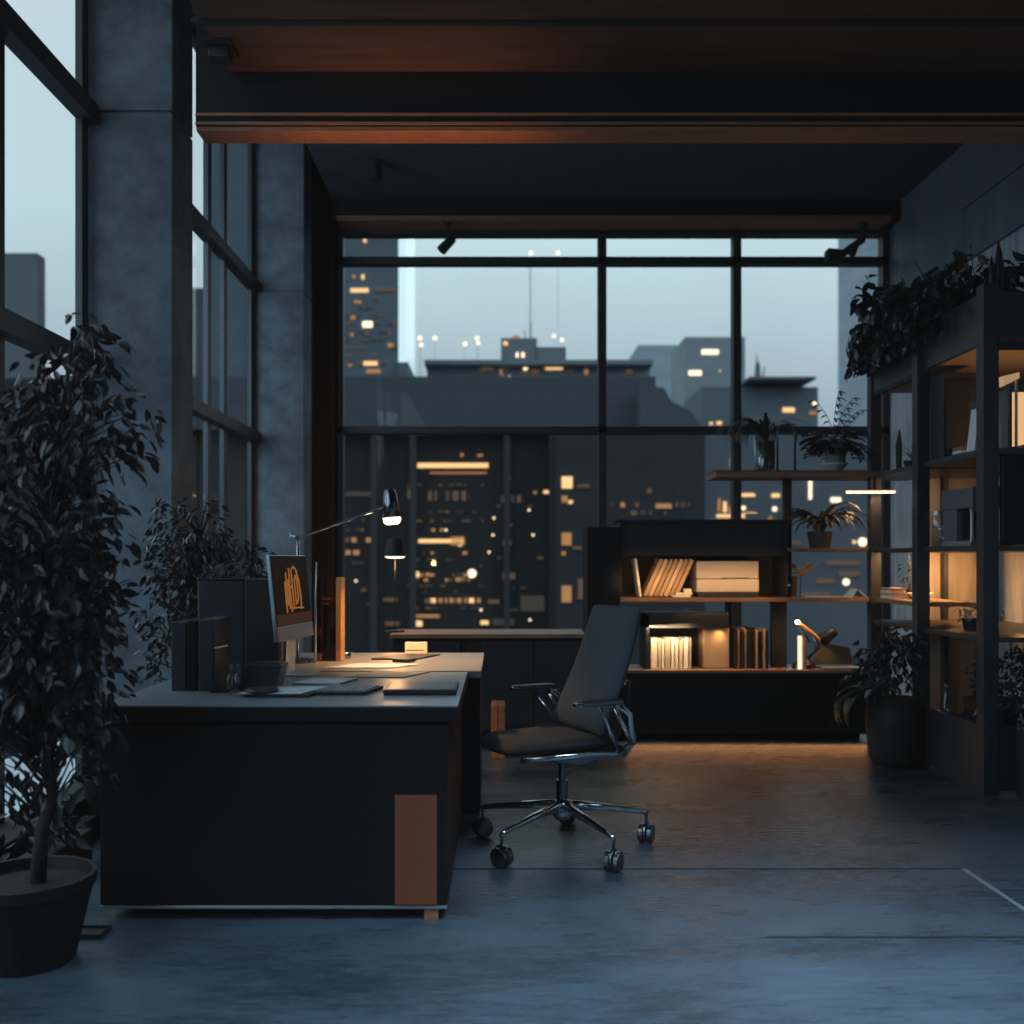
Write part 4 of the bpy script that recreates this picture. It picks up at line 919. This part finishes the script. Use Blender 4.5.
# leaves on the terrace side by the sill
t = thing('sill_plant', 'low dark leafy plant along the foot of the left window', 'potted plant', (-1.78, 3.95, 0))
MB().box(-1.85, -1.73, 3.6, 4.25, 0, .14).build('trough', M_pot, t, .008)
foliage(t, [((-1.79, 3.78, .25), (.1, .2, .1), 60), ((-1.79, 4.08, .24), (.09, .18, .1), 45)], r, .04, .07, lambda p: p.x > -1.96 and p.z > .14, m=M_leaf)
MB().tube([(-1.79, 3.9, .12), (-1.79, 3.8, .28)], .006, 6).tube([(-1.79, 3.9, .12), (-1.79, 4.05, .27)], .006, 6).build('stem', M_bark, t)
t = thing('floor_tray', 'thin dark metal tray on the floor behind the charcoal pot', 'tray', (-1.4, 3.42, 0))
MB().box(-1.56, -1.35, 3.38, 3.46, 0, .008).build('base', M_rubber, t)
MB().box(-1.56, -1.35, 3.375, 3.382, 0, .016).box(-1.56, -1.35, 3.458, 3.465, 0, .016).box(-1.352, -1.345, 3.375, 3.465, 0, .016).build('rim', M_darkchrome, t)
# hanging plant on the bookcase
t = thing('trailing_plant', 'large dark trailing plant spilling over the top of the bookcase', 'plant', (2.95, 6.5, 2.476))
MB().box(2.7, 3.3, 5.75, 7.0, 2.477, 2.69).build('soil', M_soil, t)
okh = lambda p: p.z > 2.52 and p.x > 2.42 and p.x < 3.48 and (p.z > 2.76 or p.x < 2.62) and not (p.x > 2.5 and p.y > 9)
foliage(t, [((2.92, 6.6, 2.93), (.34, .5, .19), 900), ((2.85, 6.05, 2.88), (.24, .4, .15), 420), ((2.76, 6.9, 2.95), (.26, .25, .2), 420), ((2.6, 6.9, 2.85), (.15, .2, .24), 360), ((2.55, 6.95, 2.66), (.1, .12, .13), 170), ((2.55, 6.5, 2.76), (.09, .35, .12), 300), ((2.57, 6.05, 2.78), (.06, .3, .09), 120), ((2.56, 6.95, 3.1), (.07, .07, .1), 40)], r, .06, .115, okh, m=M_leaf3, aspect=.62, hang=.7)
b = MB()
for k in range(9):
    y = r.uniform(5.9, 7.0); x0 = r.uniform(2.75, 2.95)
    b.tube([(x0, y, 2.68), (x0 - .05, y, 2.9), (x0 - .1 + r.uniform(-.1, .1), y, 3.05 + r.uniform(0, .12))], .003, 5, False)
b.tube([(2.8, 6.9, 2.68), (2.62, 6.95, 2.85), (2.55, 6.97, 2.62)], .005, 5, False)
b.build('stems', M_bark, t)
t = thing('snake_plant', 'upright dark blade of a succulent above the front post of the bookcase', 'plant', (2.8, 5.63, 2.476))
MB().lathe([(0, 0), (.06, 0), (.075, .2), (.06, .2), (0, .19)], (2.8, 5.63, 2.476), 20).build('pot', M_pot, t)
b = MB()
for a, L, w_, dx in ((0, .42, .06, .0), (2, .33, .05, -.03), (4, .27, .05, .04)):
    p = Vector((2.8 + dx, 5.63, 2.66))
    q = [p + Vector((math.sin(i * .4) * .01 + dx * .4 * i / 6, 0, L * i / 6)) for i in range(7)]
    b.tube(q, [w_ * .3, w_ * .5, w_ * .55, w_ * .5, w_ * .42, w_ * .28, .003], 6)
b.build('blades', M_leaf3, t, smooth=True)
# drooping plant in a glass jar on the upper shelf
UX, UY = xx(770), Y0 + .15
t = thing('glass_vase_plant', 'drooping strap leaf plant in a clear glass cylinder on the upper shelf', 'potted plant', (UX, UY, S2))
MB().lathe([(0, .002), (.075, .002), (.08, .02), (.08, .27), (.075, .27), (.075, .02), (0, .012)], (UX, UY, S2), 32).build('vase', M_jar, t, smooth=True)
MB().lathe([(0, .02), (.06, .02), (.06, .22), (0, .23)], (UX + .01, UY, S2), 20).build('liner_pot', mat('dark_liner', (.03, .03, .032, 1), .5), t)
b = MB()
for k in range(60):
    a = r.uniform(0, 2 * PI)
    if math.cos(a) > .3 and r.random() < .65: a = PI - a
    b.strap((UX + .02 * math.cos(a), UY, S2 + .23), a, r.uniform(.34, .5), .02, r.uniform(1.2, 1.5), r.uniform(2.7, 3.1), 12)
b.build('foliage', M_leaf3, t)
# frame ornament: tall arch handle loop beside the vase
o = MB().tube([(UX + .09, UY, S2), (UX + .09, UY, S2 + .3), (UX + .105, UY, S2 + .33), (UX + .16, UY, S2 + .34), (UX + .2, UY, S2 + .32), (UX + .215, UY, S2 + .28), (UX + .215, UY, S2)], .008, 8).build('arch_frame', M_darkchrome, smooth=True)
tag(o, 'dark metal arch standing right of the glass cylinder plant', 'ornament')
# pot plant on a white saucer
PX, PY = xx(840), Y0 + .13
t = thing('potted_fern', 'spiky fern in a small grey pot on a white bowl, upper shelf', 'potted plant', (PX, PY, S2))
MB().lathe([(0, 0), (.05, 0), (.052, .012), (.09, .05), (.088, .062), (0, .06)], (PX, PY, S2), 32).build('saucer_bowl', mat('white_ceramic', (.42, .43, .43, 1), .4), t, smooth=False)
MB().lathe([(0, .061), (.068, .061), (.078, .2), (.07, .2), (.066, .17), (0, .17)], (PX + .005, PY, S2), 28).build('pot', mat('grey_clay', (.16, .14, .125, 1), .6), t, smooth=False)
b = MB()
for k in range(52):
    a = r.uniform(0, 2 * PI); L = r.uniform(.13, .28); ang = r.uniform(.3, 1.3); q = Vector((PX, PY, S2 + .18)); d = Vector((math.cos(a), math.sin(a) * .7, 0))
    if k < 4: ang, L, d = (1.75, 1.5, 1.5, 1.3)[k], (.42, .4, .38, .34)[k], Vector(((.5, .9, -.9, 1)[k], .1, 0))
    for i in range(8):
        q2 = q + (d * math.cos(ang) + Vector((0, 0, math.sin(ang)))) * L / 8; b.tube([q, q2], .003, 3, False); q = q2; ang -= .1 if k < 4 else .22
        if i > 1:
            for s in (-1, 1): b.leaf(q, d + Vector((-d.y, d.x, 0)) * s * .9 + Vector((0, 0, -.25)), Vector((0, -.5, 1)), r.uniform(.05, .085), .027)
b.build('foliage', M_leaf3, t)
# broad drooping plant on the middle board
QX, QY = xx(826), Y0 + .16
t = thing('potted_dracaena', 'broad drooping leaf plant on the middle shelf under the bar lamp', 'potted plant', (QX, QY, S3))
MB().lathe([(0, 0), (.07, 0), (.09, .12), (.08, .12), (.075, .1), (0, .1)], (QX, QY, S3), 28).build('pot', mat('brown_pot', (.07, .05, .04, 1), .6), t, smooth=False)
b = MB()
for k in range(64):
    a = r.uniform(0, 2 * PI); q = (QX + .02 * math.cos(a), QY + .02 * math.sin(a) , S3 + .1)
    b.strap(q, a, r.uniform(.34, .5) * (1 if abs(math.cos(a)) > .5 else .7), r.uniform(.045, .062), r.uniform(1.25, 1.6), r.uniform(2.4, 2.9), 8)
b.build('foliage', mat('olive_leaf', (.1, .075, .045, 1), .45, var=.5, vscale=10), t)
# little succulent behind the second post
t = thing('potted_succulent', 'small spiky dark succulent on the upper shelf behind the posts', 'potted plant', (2.88, 6.95, S2))
MB().lathe([(0, 0), (.06, 0), (.075, .05), (.06, .05), (0, .045)], (2.86, 6.9, S2), 20).build('pot', M_pot, t)
b = MB()
for k in range(22):
    a = r.uniform(0, 2 * PI); b.strap((2.86, 6.9, S2 + .04), a, r.uniform(.1, .2), .022, r.uniform(.7, 1.5), r.uniform(.6, 1.6), 6)
b.tube([(2.76, 6.92, S2 + .002), (2.76, 6.92, S2 + .16), (2.765, 6.92, S2 + .27)], [.02, .024, .004], 8)
b.build('foliage', M_leaf3, t)
# thin twig plant under it
t = thing('twig_vase', 'thin dark twigs in a small vase behind the warm lit stack', 'vase', (2.78, 7.0, S1))
MB().lathe([(0, 0), (.025, 0), (.03, .05), (.012, .08), (.012, .1)], (2.84, 6.92, S1), 16).build('vase', M_pot, t, smooth=True)
foliage(t, [((2.83, 6.92, S1 + .22), (.05, .05, .1), 26)], r, .03, .05, m=M_leaf3)
MB().tube([(2.84, 6.92, S1 + .06), (2.83, 6.92, S1 + .32)], .003, 5).build('stem', M_bark, t)
# floor plant in front of the bookcase corner
KX, KY = 2.44, 6.25
t = thing('floor_planter', 'leafy plant in a round black planter on the floor before the bookcase', 'potted plant', (KX, KY, 0))
MB().lathe([(0, 0), (.12, 0), (.15, .06), (.17, .28), (.16, .42), (.145, .42), (.14, .36), (0, .36)], (KX + .02, KY, 0), 40).build('pot', M_blackm, t, smooth=True)
MB().lathe([(0, .37), (.138, .365)], (KX + .02, KY, 0), 32).build('soil', M_soil, t)
foliage(t, [((KX + .02, KY, .63), (.23, .22, .17), 340), ((KX - .12, KY - .02, .52), (.12, .14, .08), 80), ((KX + .1, KY, .72), (.12, .12, .12), 110)], r, .045, .075, lambda p: p.z > .4 and p.x < 2.63, m=mat('glossy_leaf', (.022, .028, .03, 1), .3, var=.5, vscale=14), aspect=.55)
b = MB()
for k in range(6):
    b.strap((KX - .1, KY - .06 + .03 * k, .47), PI + r.uniform(-.4, .4), r.uniform(.4, .52), .1, .3, 2.6, 8)
b.build('hanging_leaves', M_leaf3, t)
# planters low in the bookcase
t = thing('shelf_planter', 'bushy small leaved plant low in the bookcase behind the front post', 'potted plant', (2.95, 5.8, .331))
MB().box(2.82, 3.35, 5.6, 6.1, .331, .45).build('trough', M_pot, t, .005)
okp = lambda p: p.z > .34 and 2.68 < p.x < 3.47 and p.y > 5.55 and p.z < .82
foliage(t, [((2.9, 5.75, .6), (.2, .18, .18), 330), ((3.15, 5.8, .62), (.25, .2, .18), 330), ((2.82, 5.7, .48), (.12, .12, .1), 90)], r, .03, .05, okp, m=MATS['glossy_leaf'])
t = thing('shelf_planter', 'pale flecked little plant on the lower bookcase shelf', 'potted plant', (2.9, 6.0, SH3))
MB().lathe([(0, 0), (.06, 0), (.075, .07), (.06, .07), (0, .06)], (2.85, 6.0, SH3), 20).build('pot', M_pot, t)
foliage(t, [((2.85, 6.0, SH3 + .1), (.16, .12, .05), 90)], r, .03, .05, lambda p: p.z > SH3 + .02 and p.x > 2.68, m=mat('pale_leaf', (.16, .15, .13, 1), .5))
t = thing('outer_planter', 'small leaved shrub spilling from a floor planter at the right edge', 'potted plant', (2.98, 5.2, 0))
MB().box(2.8, 3.3, 5.1, 5.43, 0, .4).build('trough', M_blackm, t, .005)
foliage(t, [((2.88, 5.27, .64), (.2, .13, .16), 330), ((2.8, 5.27, .5), (.13, .12, .09), 110), ((3.1, 5.27, .66), (.2, .13, .18), 200)], r, .026, .046, lambda p: p.y < 5.43 and p.z > .3 and p.y > 5.05, m=MATS['glossy_leaf'])

# ------------------------------------------------------------------ ceiling fixtures
def spot(label, x, y, ztop, drop, aim, grp='ceiling spotlights', s=1):
    o = thing('ceiling_spotlight', label, 'spotlight', (x, y, ztop), 0, grp)
    MB().lathe([(0, 0), (.045, 0), (.045, -.02), (0, -.02)], (x, y, ztop), 20).build('canopy', M_blackm, o)
    MB().tube([(x, y, ztop - .015), (x, y, ztop - drop)], .014 * s, 8).build('stem', M_blackm, o)
    a = Vector(aim).normalized(); c = Vector((x, y, ztop - drop))
    MB().tube([c - a * .07 * s, c + a * .1 * s], [.042 * s, .05 * s], 16).build('lamp_head', M_blackm, o)
spot('small black ceiling spotlight high above the desk lamp', ax(376, 8.05), 8.05, 4.5, .06, (0, 0, -1))
spot('black spotlight hanging before the wide window above the pale tower strip', ax(448, 9.0), 9.0, 4.33, .2, (-.5, -.2, -.6), s=.95)
t = thing('angled_spotlight', 'larger black angled arm spotlight at the upper right window corner', 'spotlight', (ax(862, 9.0), 9.0, 4.33))
MB().tube([(ax(864, 9.0), 9.0, 4.34), at(862, 240, 9.0), at(838, 257, 9.0)], .035, 12).build('arm', M_blackm, t)
c = at(834, 257, 9.0)
MB().obox(c, (.15, .12, .12), (0, .1, 0)).build('lamp_head', M_blackm, t, .01)
MB().tube([at(855, 246, 8.93), at(852, 254, 8.9)], .035, 10).build('knob', M_blackm, t)
t = thing('ceiling_bracket', 'small dark bracket under the ceiling beside the near column', 'bracket', (-1.42, 4.9, 3.8))
MB().box(-1.44, -1.3, 4.82, 4.98, 3.785, 3.8).build('plate', M_blackm, t)
MB().box(-1.42, -1.32, 4.86, 4.94, 3.73, 3.785).build('body', M_rubber, t, .004)

# ------------------------------------------------------------------ warm lights and added sky fill
WARM = (1, .55, .22)
light('shelf_strip_light', 'AREA', (xx(700), Y0 - .16, S1 + .12), 1.3, WARM, 1.1, .03, aim=(xx(700), Y0 + .2, S1 + .08), spread=2.2)
light('counter_strip_light', 'AREA', (xx(770), Y0 + .01, S1 - .035), 1.5, WARM, 1.3, .02, aim=(xx(770), Y0 + .06, CZ + .02), spread=2.0)
light('cubby_light', 'AREA', (xx(668), Y0 + .0, zz(626)), 2.3, (1, .68, .38), .3, .02, aim=(xx(670), Y0 + .09, CZ + .1))
light('cubby_spot', 'SPOT', (xx(722), Y0 + .06, zz(629)), 1.4, WARM, .02, aim=(xx(720), Y0 + .14, CZ + .1), angle=1.9, blend=.9)
light('plinth_light', 'AREA', (xx(745), Y0 - .02, .05), .5, (1, .4, .13), 1.7, .02, aim=(xx(745), Y0 - .4, 0))
FILL_BLUE = (.5, .76, 1)
light('fill_window_near', 'AREA', (-3.6, 1.0, 2.6), 85, FILL_BLUE, 4.2, 3.2, aim=(0, 3.2, .6))  # added blue fill lamp outside the near left window
light('fill_window_far', 'AREA', (-3.4, 5.6, 3.2), 60, FILL_BLUE, 1.6, 2.4, aim=(0, 7.6, 1.2))  # second added fill lamp, outside the far left bay
light('fill_overhead_near', 'AREA', (1.15, 1.7, 3.7), 82, FILL_BLUE, 1.8, 1.6, aim=(1.1, 1.95, 0), spread=1.35)  # added unseen overhead lamp to brighten the near floor
light('bookcase_light_low', 'AREA', (3.0, 6.8, SH2 - .035), 13, (1, .5, .18), .5, .1, aim=(3.05, 6.95, .9))
light('bookcase_light_mid', 'AREA', (3.0, 6.7, SH1 - .04), 2.2, WARM, .5, .1, aim=(3.05, 6.95, 1.3))
light('bookcase_light_top', 'SPOT', (2.95, 5.75, 2.0), 3.6, WARM, .05, aim=(2.95, 5.75, 2.5), angle=2.2)
light('bookcase_light_end', 'POINT', (3.05, 5.8, 1.0), .7, WARM, .05)
light('post_glow', 'POINT', (2.72, 6.7, .2), .6, WARM, .04)
light('beam_uplight', 'AREA', (-.5, 5.0, 2.5), 1.3, (1, .46, .19), 1.3, .05, aim=(-.5, 5.12, 3.6), spread=1.0)
